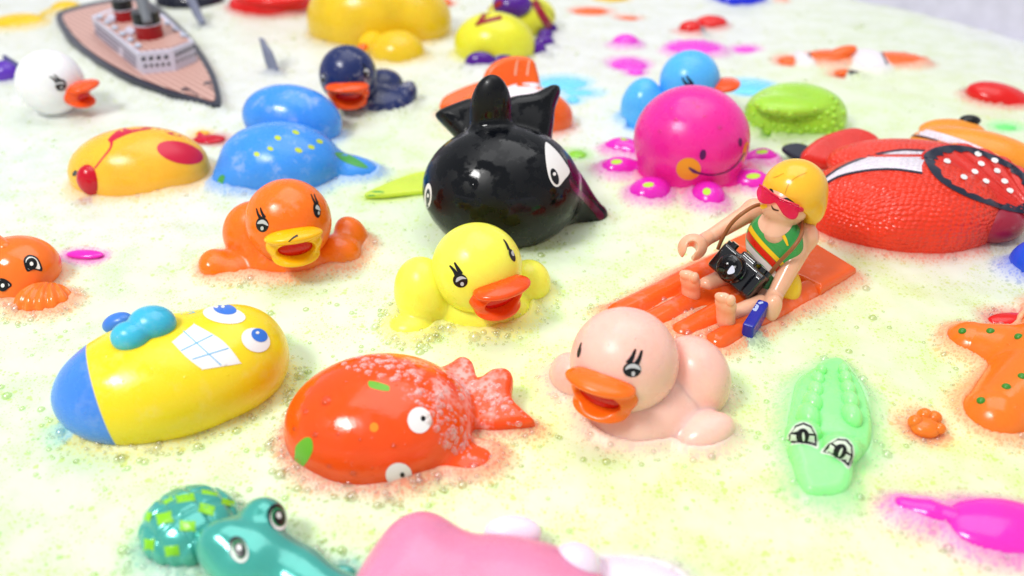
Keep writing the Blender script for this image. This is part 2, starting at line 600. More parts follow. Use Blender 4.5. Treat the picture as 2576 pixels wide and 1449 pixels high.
def duck(label, g, head, R, zc, yaw, pitch, m_body, m_beak, m_mouth, lobes, squash=1.0, beak=(1, 1, 1), cell=5.0, roll=0, open_=1.0):
    T = Toy('rubber_duck', label, 'rubber duck', *g, group='rubber ducks floating in the foam')
    o = T.p(head[0], head[1], zc); M = frame_fn(o, yaw, pitch, roll)
    T.build([U(ell_in(o, R, M, (0, 0, 0), (0.99, 1, squash)), 1, 'head')], m_body, cell)
    sh = []
    for i, (nm, px, py, z, r, rot, k) in enumerate(lobes):
        sh.append(U(ell(T.p(px, py, z), r, rot), k, nm + '#%d' % i))
    if sh: T.build(sh, m_body, cell)
    bl, bw, bh = beak; bh *= 0.80
    B = [U(ell_in(o, R, M, (0.78, 0, -0.16), (0.46, 0.64 * bw, 0.50 * bh)), 1, 'beak'),
         U(ell_in(o, R, M, (1.02 * bl, 0, 0.19 * bh), (0.46, 0.66 * bw, 0.16), -14), R * 0.12, 'beak'),
         U(ell_in(o, R, M, (0.90 * bl, 0, -0.55 * bh * open_), (0.38, 0.54 * bw, 0.13), 10), R * 0.12, 'beak'),
         SUB(ell_in(o, R, M, (1.36 * bl, 0, -0.19), (0.62, 0.50 * bw, 0.30 * bh * open_)), R * 0.05)]
    bk = T.build(B, m_beak, max(2.2, cell * 0.6))['beak']
    T.build([U(ell_in(o, R, M, (0.86 * bl, 0, -0.19), (0.20, 0.49 * bw, 0.33 * bh * open_)), 1, 'mouth')], m_mouth, max(2.2, cell * 0.6), parent=bk)
    return T


def duck_eye(T, c, rx, ry, ang, lashes, white, dot, parent=None):
    """c, radii and tilt of the printed oval; lashes: lists of points; white: outline of the crescent; dot: oval."""
    e = T.dec('eye', oval(c[0], c[1], rx, ry, ang), INK, off=0.5, grid=6)
    if e is None: return
    for l, w in lashes: T.dec('eyelash', stroke(l, w, 5), INK, parent=e, off=0.4, grid=6)
    if white: T.dec('highlight', white, EYE_GREY, parent=e, off=1.0, grid=5)
    if dot: T.dec('pupil_dot', dot, EYE_GREY, parent=e, off=1.2, grid=5)


MOUTH = vinyl('mouth_red', (208, 14, 6), 0.3, 0.1, bump=0.05)
BEAK = vinyl('beak_orange', (246, 112, 20), 0.28, 0.2, bump=0.05)
BEAK_Y = vinyl('beak_yellow', (250, 186, 10), 0.32, 0.2, bump=0.05)
BEAK_R = vinyl('beak_redorange', (242, 84, 18), 0.28, 0.15, bump=0.05)
PINKV = vinyl('vinyl_pale_pink', (250, 194, 180), 0.36, 0.7, wet=0.3)
T = duck('pale pink rubber duck with an open orange beak and long lashes, below the air mattress', (1570, 1015), (1570, 908), 131, 142, -121, 2,
         PINKV, BEAK, MOUTH,
         [('body', 1618, 1035, -10, (166, 138, 124), (0, 0, 25), 1), ('tail', 1742, 950, 62, (86, 105, 108), (0, 0, 30), 40),
          ('wing', 1770, 1095, 8, (80, 52, 48), (0, -18, 18), 22), ('wing', 1435, 955, 25, (52, 66, 74), (0, 0, 25), 30)])
duck_eye(T, (1590, 930), 23, 19, 0, [([(1580, 915), (1590, 900), (1599, 878)], [16, 11, 5]), ([(1600, 917), (1608, 903), (1615, 881)], [14, 10, 5])],
         smooth([(1573, 930), (1578, 920), (1592, 915), (1606, 920), (1612, 931), (1600, 927), (1586, 926)]), oval(1593, 940, 4.5, 6))
duck_eye(T, (1457, 885), 4.5, 15, 12, [([(1459, 872), (1463, 862)], [5, 3])], None, None)

YELV = vinyl('vinyl_lemon', (250, 246, 88), 0.33, 0.5, wet=0.3)
T = duck('lemon yellow rubber duck with an open orange beak, floating in front of the black whale', (1200, 780), (1200, 674), 111, 128, -57, -6,
         YELV, BEAK_R, MOUTH,
         [('body', 1198, 792, -22, (150, 112, 108), (0, 0, -20), 1), ('tail', 1062, 735, 62, (68, 78, 92), (0, 0, 25), 30),
          ('wing', 1035, 825, 4, (56, 44, 34), (0, 0, 10), 20), ('wing', 1330, 712, 38, (56, 56, 62), (0, 0, -25), 24)])
duck_eye(T, (1158, 706), 19, 17, 30, [([(1150, 693), (1142, 680), (1131, 668)], [13, 8, 4]), ([(1160, 690), (1152, 676), (1143, 660)], [12, 9, 4])],
         smooth([(1147, 709), (1150, 699), (1162, 695), (1174, 701), (1162, 702), (1152, 708)]), oval(1163, 714, 4.5, 5))
duck_eye(T, (1288, 642), 6.5, 17, -22, [([(1280, 628), (1273, 612), (1266, 602)], [7, 5, 2])], smooth([(1285, 636), (1289, 630), (1293, 642), (1289, 644)]), None)

ORGV = vinyl('vinyl_orange', (246, 116, 20), 0.3, 0.3, wet=0.4, lather=0.12)
T = duck('bright orange rubber duck with a yellow beak, sitting in reddish froth', (726, 660), (726, 556), 103, 122, -71, 0,
         ORGV, BEAK_Y, MOUTH,
         [('body', 728, 672, -22, (118, 98, 102), (0, 0, 0), 1), ('tail', 650, 590, 55, (88, 70, 90), (0, 12, 0), 30),
          ('wing', 542, 665, 14, (40, 48, 34), (0, 22, 0), 16), ('wing_root', 585, 675, 0, (60, 50, 34), (0, 0, 0), 20),
          ('wing', 885, 595, 26, (40, 46, 56), (0, -25, 0), 16), ('wing_root', 850, 640, 12, (60, 52, 52), (0, 0, 0), 24)], cell=4.6)
duck_eye(T, (660, 565), 16, 19, -8, [([(657, 550), (650, 540), (645, 524)], [10, 6, 3]), ([(666, 548), (659, 535), (655, 522)], [9, 6, 3])],
         smooth([(648, 563), (653, 555), (663, 553), (672, 560), (675, 568), (662, 563)]), oval(660, 574, 4, 5))
duck_eye(T, (797, 528), 9, 20, -8, [([(793, 512), (787, 500), (782, 488)], [6, 4, 2]), ([(799, 511), (794, 500), (790, 488)], [6, 4, 2])],
         smooth([(793, 524), (796, 516), (802, 520), (805, 530), (799, 528)]), oval(801, 536, 2.5, 4.5))
T.dec('nostril', stroke([(726, 608), (738, 598), (749, 592)], [2, 4, 5]), INK, off=0.6, grid=4)

NAVY = vinyl('vinyl_navy', (22, 38, 92), 0.3, 0.05, wet=0.4, lather=0.5, spec=0.5)
T = duck('navy blue rubber duck with a round orange beak, behind the blue sea turtle toy', (880, 270), (876, 190), 70, 92, -84, -14,
         NAVY, BEAK_R, MOUTH,
         [('body', 935, 262, 2, (105, 80, 52), (0, 0, -8), 1), ('tail', 965, 215, 24, (52, 50, 42), (0, 0, 20), 20),
          ('wing', 1025, 236, 24, (24, 30, 34), (0, 18, 0), 16), ('wing_root', 985, 262, 10, (52, 34, 30), (0, 0, 0), 14)], squash=1.06, cell=4.2, beak=(0.92, 1.12, 1.15))
duck_eye(T, (921, 183), 8, 13, -8, [([(918, 172), (914, 160)], [6, 3])], smooth([(915, 181), (918, 173), (926, 175), (928, 184), (921, 180)]), oval(925, 189, 2, 3))
duck_eye(T, (813, 196), 5, 12, 4, [], smooth([(810, 192), (813, 187), (817, 194), (814, 196)]), None)

WHTV = vinyl('vinyl_white', (236, 234, 238), 0.36, 0.35, wet=0.3)
T = duck('white rubber duck with an orange beak, only its head above foam, beside the toy ship', (135, 285), (127, 208), 79, 78, -16, -6,
         WHTV, BEAK_R, MOUTH, [('body', 120, 300, -66, (120, 100, 60), (0, 0, 0), 1)], cell=4.2, beak=(1.18, 0.8, 0.85))
duck_eye(T, (153, 214), 14, 15, 20, [([(143, 206), (134, 198), (124, 192)], [9, 5, 2]), ([(150, 202), (142, 194), (135, 187)], [8, 5, 2])],
         smooth([(140, 214), (144, 207), (156, 206), (163, 213), (152, 211)]), oval(154, 220, 3, 3.5))

SKYV = vinyl('vinyl_sky', (84, 184, 250), 0.33, 0.3, wet=0.3)
T = duck('light blue rubber duck with an orange beak, half hidden behind the pink octopus', (1720, 285), (1735, 204), 74, 92, -18, -8,
         SKYV, BEAK_R, MOUTH,
         [('body', 1690, 290, 8, (110, 85, 62), (0, 0, 0), 1), ('tail', 1612, 262, 36, (48, 56, 66), (0, 14, 0), 24), ('wing', 1610, 300, 4, (34, 34, 28), (0, 0, 0), 10)], cell=4.2, beak=(1.15, 0.92, 1.15))
duck_eye(T, (1738, 224), 14, 13, 10, [([(1732, 216), (1722, 206), (1716, 194)], [10, 7, 3]), ([(1742, 212), (1733, 200), (1726, 190)], [10, 7, 3])],
         smooth([(1726, 228), (1732, 218), (1745, 218), (1748, 228)]), None)

# ------------------------------------------------------------------ black whale
BLACKV = vinyl('vinyl_black', (8, 10, 15), 0.40, 0, wet=0.8, bump=0.06, spec=0.3)
PURPR = flat('whale_mouth_red', (86, 4, 46), 0.25)
T = Toy('toy_whale', 'black toy whale with upright fin, raised tail flukes and white oval eyes', 'toy whale', 1265, 565)
fl = smooth([(1100, 300), (1100, 284), (1130, 268), (1195, 248), (1245, 262), (1290, 245), (1345, 236), (1385, 217), (1406, 219), (1409, 236), (1396, 275), (1392, 320), (1378, 372), (1330, 420), (1190, 420), (1150, 352)], True, 3)
o = T.p(1260, 330, 190)
ob = T.build([U(ell(T.p(1262, 474, 112), (192, 165, 152)), 1, 'body'),
              U(ell(T.p(1390, 490, 70), (85, 70, 70), (0, 25, 0)), 45, 'body'),
              U(cap(T.p(1420, 492, 62), T.p(1500, 541, 18), 56, 29), 40, 'snout'),
              U(ell(T.p(1234, 282, 285), (50, 36, 92), (0, 4, 0)), 28, 'dorsal_fin'),
              U(T.slab(fl, o, (0, -0.75, 0.66), 76, 36), 24, 'tail_flukes'),
              U(ell(T.p(1280, 400, 120), (110, 130, 70)), 40, 'body')], {k: BLACKV for k in ('body', 'snout', 'dorsal_fin', 'tail_flukes')}, 5.0)
e = T.dec('eye', smooth([(1371, 364), (1377, 359), (1401, 381), (1421, 408), (1433, 432), (1419, 453), (1405, 469), (1392, 466), (1380, 443), (1373, 404)]), EYE_WHITE)
T.dec('pupil', oval(1395, 444, 9, 21, -18), INK, e, off=0.9); T.dec('pupil_dot', oval(1394, 438, 4, 4.5), EYE_WHITE, e, off=1.4, grid=4)
e = T.dec('eye', oval(1077, 492, 9, 31, 3), EYE_WHITE)
if e: T.dec('pupil', oval(1077, 494, 5, 19, 3), INK, e, off=0.9); T.dec('pupil_dot', oval(1078, 492, 2.5, 5), EYE_WHITE, e, off=1.4, grid=4)
T.dec('mouth_line', smooth([(1432, 448), (1446, 466), (1478, 496), (1512, 530), (1520, 545), (1508, 553), (1490, 530), (1456, 494), (1436, 470)]), PURPR)
T.dec('blowhole', oval(1207, 327, 10, 4.5, -8), INK)

# ------------------------------------------------------------------ blue sea turtle
BLUEV = vinyl('vinyl_blue', (62, 146, 236), 0.3, 0.2, wet=0.4, lather=0.25)
LIMEP = flat('lime_paint', (186, 205, 40), 0.4); GREENP = flat('green_paint', (72, 160, 74), 0.4)
T = Toy('toy_sea_turtle', 'blue toy sea turtle with yellow green dots and green tipped flippers', 'toy turtle', 715, 440)
T.build([U(ell(T.p(705, 408, 36), (152, 120, 96), (0, 0, -6)), 1, 'shell'), U(ell(T.p(600, 452, 6), (64, 52, 44)), 30, 'flipper'),
         U(ell(T.p(854, 426, 10), (100, 56, 38), (0, 6, 0)), 26, 'flipper#2'), U(ell(T.p(808, 415, 18), (50, 60, 44)), 20, 'shell')],
        {'shell': BLUEV, 'flipper': BLUEV, 'flipper#2': BLUEV}, 4.6)
T.build([U(ell(T.p(735, 300, 48), (136, 92, 92), (0, 6, -8)), 1, 'tail_end')], BLUEV, 4.6)
for x, y, a, b in ((699, 347, 9, 6), (744, 333, 10, 5), (804, 356, 9, 5), (751, 378, 10, 6), (783, 370, 9, 5), (646, 388, 8, 6), (680, 374, 8, 5)):
    T.dec('dot', oval(x, y, a, b, 20), LIMEP, grid=4)
T.dec('flipper_patch', smooth([(842, 385), (870, 386), (905, 404), (926, 422), (900, 420), (862, 405)]), GREENP)
T.dec('flipper_patch', smooth([(548, 452), (558, 440), (566, 446), (556, 470), (548, 476)]), GREENP)

# ------------------------------------------------------------------ yellow and red fish
AMBV = vinyl('vinyl_amber', (248, 184, 52), 0.3, 0.35, wet=0.4)
REDP = flat('red_paint', (206, 24, 62), 0.32); REDV = vinyl('vinyl_crimson', (196, 4, 36), 0.22, 0.1, bump=0.03)
T = Toy('toy_fish', 'amber yellow toy fish with large crimson spots and a crimson ball nose', 'toy fish', 355, 470)
T.build([U(ell(T.p(352, 425, 28), (172, 118, 104), (0, 0, 8)), 1, 'body')], AMBV, 5)
T.stud('nose', 219, 456, (33, 30, 40), REDV, sink=0.45)
T.lobe('tail', 526, 350, -3, (44, 28, 9), REDV)
T.lobe('tail_fin', 510, 336, 0, (20, 12, 9), AMBV)
T.dec('spot', oval(453, 384, 60, 27, 14), REDP); T.dec('spot', oval(442, 333, 27, 9, 10), REDP); T.dec('spot', oval(509, 352, 10, 22, -25), REDP)
T.dec('spot', stroke([(352, 326), (366, 323), (382, 322)], [3, 5, 2]), REDP)
T.dec('gill_line', stroke([(281, 350), (278, 372), (258, 398), (238, 424)], [8, 5, 4, 4]), REDP)
T.dec('back_stripe', stroke([(274, 356), (298, 338), (332, 326), (368, 321), (402, 324)], [10, 18, 16, 12, 3]), REDP)
T.dec('eye', oval(188, 436, 5, 8, 30), INK)

# ------------------------------------------------------------------ big yellow and blue grinning fish
YFV = vinyl('vinyl_yellow', (242, 214, 32), 0.3, 0.3, wet=0.4, lather=0.08)
CYV = vinyl('vinyl_cyan', (62, 180, 214), 0.3, 0.25, wet=0.4, lather=0.12)
BLV = vinyl('vinyl_midblue', (62, 124, 216), 0.3, 0.2, wet=0.3)
IRIS = flat('iris_blue', (52, 116, 214), 0.3); LINEB = flat('line_blue', (96, 178, 226), 0.35)
T = Toy('toy_fish', 'big yellow toy fish with blue tail end, cyan nose and a square white grin', 'toy fish', 430, 1040)
ob = T.build([U(ell(T.p(425, 950, 76), (272, 186, 146), (0, 0, 22)), 1, 'body'), U(ell(T.p(598, 893, 84), (124, 138, 122), (0, 0, 10)), 60, 'body')], YFV, 5.5)
pl = [np.array(T.hit(*q)[0]) for q in ((216, 885), (236, 985), (268, 1075))]
pn_ = np.cross(pl[1] - pl[0], pl[2] - pl[0]); pn_ /= np.linalg.norm(pn_)
if pn_[0] < 0: pn_ = -pn_
yb = vinyl('vinyl_yellow_blue', (66, 132, 226), 0.3, 0.25, wet=0.4, lather=0.08, two=((242, 214, 32), 'plane', tuple(pn_), float(pn_ @ pl[0]) * T.k))
ob['body'].data.materials[0] = yb
h1, n1 = T.hit(384, 822); h2, n2 = T.hit(330, 852)
T.build([U(ell(h1 + n1 * 8, (58, 50, 44)), 1, 'nose'), U(ell(h2 + n2 * 6, (46, 40, 38)), 10, 'nose')], CYV, 4.5)
T.lobe('fin', 296, 812, 110, (44, 30, 26), BLV, (0, -20, 0)); T.lobe('fin', 640, 800, 100, (34, 24, 20), vinyl('vinyl_violetblue', (104, 96, 214), 0.3, 0.2), (0, 25, 0))
T.lobe('fin', 194, 1060, 22, (31, 30, 32), CYV)
T.dec('stripe', smooth([(392, 779), (430, 767), (476, 762), (500, 763), (448, 774), (408, 782)]), CYV); T.dec('stripe', smooth([(455, 790), (474, 776), (510, 767), (548, 768), (520, 778), (480, 789)]), CYV)
for c, r, ang, ic, ir in (((564, 793), (54, 21), 8, (566, 779), (29, 13)), ((643, 856), (37, 29), 24, (652, 844), (21, 16))):
    h, n = T.hit(*c)
    e = T.dec('eye', oval(c[0], c[1], r[0], r[1], ang), EYE_WHITE, off=1.2)
    T.dec('iris', oval(ic[0], ic[1], ir[0], ir[1], ang), IRIS, e, off=1.8)
    T.dec('iris_glint', oval(ic[0] - 5, ic[1] - 6, 4.5, 3.5), EYE_WHITE, e, off=2.3, grid=4)
e = T.dec('teeth', smooth([(490, 816), (486, 817), (436, 858), (436, 864), (470, 900), (507, 928), (514, 929), (602, 915), (604, 911), (580, 878), (550, 850)], True, 3), EYE_WHITE, off=0.8)
for a, b in (((461, 833), (556, 919)), ((455, 883), (535, 843)), ((484, 904), (575, 876))):
    T.dec('tooth_line', stroke([a, ((a[0] + b[0]) / 2, (a[1] + b[1]) / 2), b], 2.6), LINEB, e, off=1.4, grid=4)

# ------------------------------------------------------------------ orange spotted fish with a fan tail
k_ = None
T = Toy('toy_fish', 'orange red toy fish with a notched fan tail, white eyes and green spots', 'toy fish', 975, 1140)
lp = tuple(T.p(1130, 960, 120) * T.k)
OFV = vinyl('vinyl_redorange', (240, 80, 16), 0.24, 0.25, wet=0.5, lather=0.45, bump=0.2, lath_pos=(lp, 0.042))
ob = T.build([U(ell(T.p(955, 1062, 40), (240, 205, 158), (0, 0, 8)), 1, 'body'),
              U(T.slab(smooth([(1100, 955), (1140, 917), (1166, 904), (1190, 918), (1204, 956), (1240, 936), (1274, 934), (1291, 955), (1288, 1004), (1318, 1038), (1346, 1066), (1310, 1078), (1230, 1085), (1150, 1060)], True, 3), T.p(1210, 1000, 48), (-0.1, -0.35, 0.9), 60, 22), 26, 'tail_fin'),
              U(ell(T.p(1186, 1164, -2), (74, 52, 28), (0, 6, 20)), 44, 'side_fin')],
             {'body': OFV, 'tail_fin': OFV, 'side_fin': OFV}, 5)
GRS = flat('green_spot', (104, 176, 40), 0.3); ORS = flat('orange_spot', (244, 138, 22), 0.3)
for x, y, rx, ry, px, py in ((1055, 1057, 30, 33, 1064, 1053), (1003, 1194, 33, 30, 1012, 1194)):
    e = T.dec('eye', oval(x, y, rx, ry, 0), EYE_WHITE, off=0.8)
    if e: T.dec('pupil', oval(px, py, 6, 6.5), INK, e, off=1.5, grid=4)
T.dec('spot', smooth([(926, 964), (934, 958), (972, 968), (980, 976), (974, 984), (934, 976)]), GRS); T.dec('spot', smooth([(742, 1140), (746, 1120), (768, 1101), (784, 1105), (786, 1135), (766, 1170), (752, 1176), (742, 1160)]), GRS)
T.dec('spot', oval(941, 1075, 11, 12), ORS); T.dec('spot', oval(868, 1229, 19, 14), ORS)

# water drops on the wet skin
DROP = bpy.data.materials.new('water_drop'); MATS['water_drop'] = DROP; nt, N, L, P = nodes_of(DROP); N.remove(P)
tr = N.new('ShaderNodeBsdfTransparent'); tr.inputs[0].default_value = (0.96, 0.94, 0.93, 1); gl = N.new('ShaderNodeBsdfGlossy'); gl.inputs['Roughness'].default_value = 0.05
fr = N.new('ShaderNodeFresnel'); fr.inputs[0].default_value = 1.33; fa = N.new('ShaderNodeMath'); fa.operation = 'ADD'; L.new(fr.outputs[0], fa.inputs[0]); fa.inputs[1].default_value = 0.03
mx = N.new('ShaderNodeMixShader'); L.new(fa.outputs[0], mx.inputs[0]); L.new(tr.outputs[0], mx.inputs[1]); L.new(gl.outputs[0], mx.inputs[2]); L.new(mx.outputs[0], nt.nodes['Material Output'].inputs['Surface'])
rr = random.Random(11)
drops = [(822, 1006, 16), (770, 1035, 9), (793, 1092, 9), (850, 1092, 6), (742, 1078, 8), (828, 1172, 7), (888, 1190, 9), (905, 1105, 5), (990, 1120, 6), (870, 960, 5)]
def add_drops(T, drops):
    for x, y, r in drops: T.stud('water_drop', x, y, (r, r, r * 0.62), DROP, cell=max(1.6, r / 4), sink=0.55)


add_drops(T, drops)
# froth lying over the back and tail
LATH = bpy.data.materials.new('lather_film'); MATS['lather_film'] = LATH; nt, N, L, P = nodes_of(LATH); N.remove(P)
tr = N.new('ShaderNodeBsdfTransparent'); tr.inputs[0].default_value = (1, 0.97, 0.96, 1); df = N.new('ShaderNodeBsdfDiffuse'); df.inputs[0].default_value = (1.0, 0.92, 0.91, 1)
gl = N.new('ShaderNodeBsdfGlossy'); gl.inputs['Roughness'].default_value = 0.2
lw = N.new('ShaderNodeLayerWeight'); lw.inputs['Blend'].default_value = 0.5
mr = N.new('ShaderNodeMapRange'); mr.inputs[3].default_value = 0.05; mr.inputs[4].default_value = 0.55; L.new(lw.outputs['Facing'], mr.inputs[0])
m1 = N.new('ShaderNodeMixShader'); L.new(mr.outputs[0], m1.inputs[0]); L.new(tr.outputs[0], m1.inputs[1]); L.new(df.outputs[0], m1.inputs[2])
m2 = N.new('ShaderNodeMixShader'); m2.inputs[0].default_value = 0.07; L.new(m1.outputs[0], m2.inputs[1]); L.new(gl.outputs[0], m2.inputs[2]); L.new(m2.outputs[0], nt.nodes['Material Output'].inputs['Surface'])


def froth(T, path, width, count, rmin, rmax, seed=1, parent=None):
    rr = random.Random(seed); V, F = [], []
    for i in range(count):
        t = rr.uniform(0, len(path) - 1.001); j = int(t); f = t - j
        x = path[j][0] * (1 - f) + path[j + 1][0] * f + rr.gauss(0, width); y = path[j][1] * (1 - f) + path[j + 1][1] * f + rr.gauss(0, width)
        h, nn, _, _ = T.bvh().ray_cast(EYE, ray(x, y).normalized())
        if h is None: continue
        c = (np.array(h) - T.o) / T.k; nn = np.array(nn)
        a = np.cross(nn, [0.3, 0.2, 0.93]); a /= np.linalg.norm(a); b2 = np.cross(nn, a)
        r = rmin + (rmax - rmin) * rr.random() ** 3
        b0 = len(V); V.append(c + nn * r * 0.45)
        for q in range(1, 4):
            s_, z_ = math.sin(q * math.pi / 6), math.cos(q * math.pi / 6)
            for e in range(8): V.append(c + r * (s_ * (math.cos(e * math.pi / 4) * a + math.sin(e * math.pi / 4) * b2) + nn * (z_ * 0.45 - 0.02)))
        for e in range(8):
            F.append([b0, b0 + 1 + e, b0 + 1 + (e + 1) % 8])
            for q in range(2): F.append([b0 + 1 + q * 8 + e, b0 + 9 + q * 8 + e, b0 + 9 + q * 8 + (e + 1) % 8, b0 + 1 + q * 8 + (e + 1) % 8])
    me = new_mesh('froth', np.array(V) * T.k, F, LATH)
    o = bpy.data.objects.new('froth', me); COL.objects.link(o); o.parent = parent or T.root; o['kind'] = 'stuff'
    return o


froth(T, [(880, 902), (960, 905), (1030, 945), (1085, 1010), (1125, 1080), (1180, 1140)], 17, 250, 3.2, 11, 4)
froth(T, [(1110, 960), (1180, 990), (1250, 1020), (1300, 1050)], 26, 90, 3.2, 11, 5)

# ------------------------------------------------------------------ pink octopus
MAGV = vinyl('vinyl_hotpink', (238, 40, 158), 0.32, 0.35, wet=0.35); MAGL = vinyl('vinyl_magenta', (226, 38, 188), 0.22, 0.3, wet=0.3, bump=0.03)
CHEEK = flat('cheek_orange', (238, 150, 24), 0.35); PURI = flat('purple_ink', (84, 16, 92), 0.35); LIMED = flat('lime_dot', (178, 226, 30), 0.35)
T = Toy('toy_octopus', 'hot pink toy octopus with a smiling round head and lime dotted arms', 'toy octopus', 1735, 440)
T.build([U(ell(T.p(1739, 350, 92), (142, 138, 130)), 1, 'head'), U(ell(T.p(1745, 440, 0), (150, 110, 40)), 30, 'head')], MAGV, 5)
for x, y, r, rot in ((1566, 375, (50, 34, 30), 10), (1556, 428, (48, 36, 34), -8), (1634, 488, (54, 46, 40), -28), (1780, 502, (42, 52, 42), 0), (1888, 462, (54, 40, 36), 25), (1918, 402, (40, 34, 30), 0)):
    T.build([U(ell(T.p(x, y, 4), r, (0, 0, -rot)), 1, 'arm'), U(cap(T.p(x + (1739 - x) * 0.15, y + (430 - y) * 0.15, 4), T.p(x + (1739 - x) * 0.5, y + (430 - y) * 0.5, 8), 24, 22), 16, 'arm')], MAGL, 4.0)
for x, y, a, b in ((1551, 407, 14, 6), (1631, 465, 14, 6), (1778, 482, 10, 9), (1895, 443, 18, 7), (1917, 382, 15, 5), (1574, 349, 13, 4)): T.dec('dot', oval(x, y, a, b, -5), LIMED, grid=4)
add_drops(T, [(1700, 300, 6), (1755, 268, 5), (1772, 292, 4), (1660, 330, 5), (1810, 320, 6), (1745, 258, 4), (1690, 272, 4)])
c = T.dec('cheek', oval(1732, 425, 31, 28), CHEEK); T.dec('cheek', oval(1876, 384, 8, 28, 8), CHEEK)
T.dec('eye', oval(1768, 389, 8, 13, 10), PURI, off=0.6); T.dec('eye', oval(1862, 358, 4.5, 11, 0), PURI, off=0.6)
T.dec('smile', stroke([(1733, 421), (1745, 430), (1762, 436), (1790, 440), (1825, 433), (1852, 414), (1874, 384)], [4, 9, 4, 3, 3, 3, 3]), PURI, off=1.0, grid=5)

# ------------------------------------------------------------------ lime spiky ball fish
LIMV = vinyl('vinyl_lime', (168, 220, 62), 0.3, 0.35, wet=0.3)
T = Toy('toy_turtle', 'lime green knobbly toy turtle shell rising behind the pink octopus', 'toy turtle', 1998, 318)
T.build([U(ell(T.p(1998, 286, 26), (124, 98, 74)), 1, 'shell'), U(ell(T.p(1986, 262, 74), (88, 60, 22)), 12, 'shell'), U(ell(T.p(2062, 296, 30), (62, 66, 58)), 24, 'shell')], LIMV, 4.6)
rr = random.Random(3)
knobs = []
for i in range(420):
    x, y = rr.uniform(1874, 2122), rr.uniform(236, 336)
    if (x - 1990) ** 2 / 95 ** 2 + (y - 246) ** 2 / 34 ** 2 < 1 or any((x - q[0]) ** 2 + ((y - q[1]) * 1.2) ** 2 < 19 ** 2 for q in knobs): continue
    if T.bvh().ray_cast(EYE, ray(x, y).normalized())[0] is None: continue
    knobs.append((x, y)); T.stud('knob', x, y, (8, 8, 7), LIMV, cell=3.6, sink=0.25)
T.lobe('foot', 2085, 292, 26, (30, 24, 34), LIMV)

# ------------------------------------------------------------------ orange and white clownfish behind the whale
CLO = vinyl('vinyl_clown_orange', (240, 104, 30), 0.28, 0.3, wet=0.4); WHP = flat('white_paint', (238, 230, 236), 0.35)
T = Toy('toy_clownfish', 'orange toy clownfish with a white band, behind the black whale', 'toy fish', 1290, 330, group='toy clownfish')
T.build([U(ell(T.p(1292, 296, 26), (150, 78, 84), (0, 0, 0)), 1, 'body')], CLO, 4.6)
T.build([U(T.slab(smooth([(1216, 236), (1214, 200), (1232, 166), (1266, 146), (1304, 141), (1336, 148), (1350, 172), (1350, 240)], True, 3), T.p(1290, 205, 100), (0, -0.9, 0.4), 34, 14), 1, 'top_fin')], CLO, 4.2)
T.build([U(T.slab(smooth([(1108, 262), (1125, 242), (1190, 214), (1240, 206), (1240, 250), (1180, 280), (1112, 278)], True, 3), T.p(1170, 245, 40), (0, -0.6, 0.8), 30, 12), 1, 'side_fin')], CLO, 4.2)
T.dec('white_band', smooth([(1256, 236), (1290, 214), (1340, 208), (1385, 218), (1410, 238), (1380, 250), (1320, 246), (1270, 262)]), WHP, off=0.8)
for x in (1296, 1326): T.dec('fin_ridge', stroke([(x, 190), (x + 3, 165), (x + 6, 152)], [5, 4, 3]), vinyl('fin_ridge_glint', (250, 190, 160), 0.2, 0.1), off=0.8, grid=4)  # highlight along the fin ridges, painted on as pale strokes

# ------------------------------------------------------------------ large red clownfish with scales
def scaly(name, rgb):
    m = vinyl(name, rgb, 0.3, 0.1, wet=0.3, bump=0.0)
    nt = m.node_tree; N, L = nt.nodes, nt.links; P = N['Principled BSDF']
    tc = N.new('ShaderNodeTexCoord'); mp = N.new('ShaderNodeMapping'); mp.inputs['Scale'].default_value = (330, 620, 520); mp.inputs['Rotation'].default_value = (0, 0, 0.25)
    L.new(tc.outputs['Object'], mp.inputs['Vector'])
    vo = N.new('ShaderNodeTexVoronoi'); vo.inputs['Scale'].default_value = 1.0; vo.inputs['Randomness'].default_value = 0.45; L.new(mp.outputs[0], vo.inputs['Vector'])
    bp = N.new('ShaderNodeBump'); bp.inputs['Strength'].default_value = 0.75; bp.inputs['Distance'].default_value = 0.0014; bp.invert = True
    L.new(vo.outputs['Distance'], bp.inputs['Height']); L.new(bp.outputs[0], P.inputs['Normal'])
    return m


SCAR = scaly('scaly_red', (234, 54, 26)); SCAW = scaly('scaly_white', (236, 226, 236)); ORH = vinyl('fish_head_orange', (240, 150, 44), 0.3, 0.2)
DKE = flat('dark_edge', (28, 34, 54), 0.35); FINR = vinyl('fin_red', (214, 46, 36), 0.28, 0.2)
T = Toy('toy_clownfish', 'large scaly red toy clownfish with white bands and black edged fins', 'toy fish', 2265, 570, group='toy clownfish')
ob = T.build([U(ell(T.p(2262, 526, 44), (240, 168, 126), (0, 0, -6)), 1, 'body'), U(ell(T.p(2300, 420, 70), (225, 105, 66), (0, 0, -10)), 40, 'body')], SCAR, 5)
T.build([U(ell(T.p(2455, 385, 66), (175, 75, 62), (0, 0, -32)), 1, 'head'), U(ell(T.p(2395, 330, 80), (90, 40, 34), (0, 0, -10)), 30, 'head')], ORH, 5)
T.lobe('eye', 2440, 303, 108, (30, 22, 15), INK, cell=3.5)
T.build([U(T.slab(smooth([(2014, 402), (2050, 356), (2120, 330), (2165, 330), (2210, 356), (2200, 400), (2100, 425)], True, 3), T.p(2110, 375, 52), (0, -0.5, 0.8), 44, 18), 1, 'tail')], FINR, 4.5)
T.build([U(T.slab(smooth([(1966, 372), (2000, 362), (2036, 372), (2060, 400), (2020, 408), (1985, 392)], True, 3), T.p(2010, 386, 22), (0, -0.5, 0.8), 22, 8), 1, 'tail_tip')], DKE, 4.5)
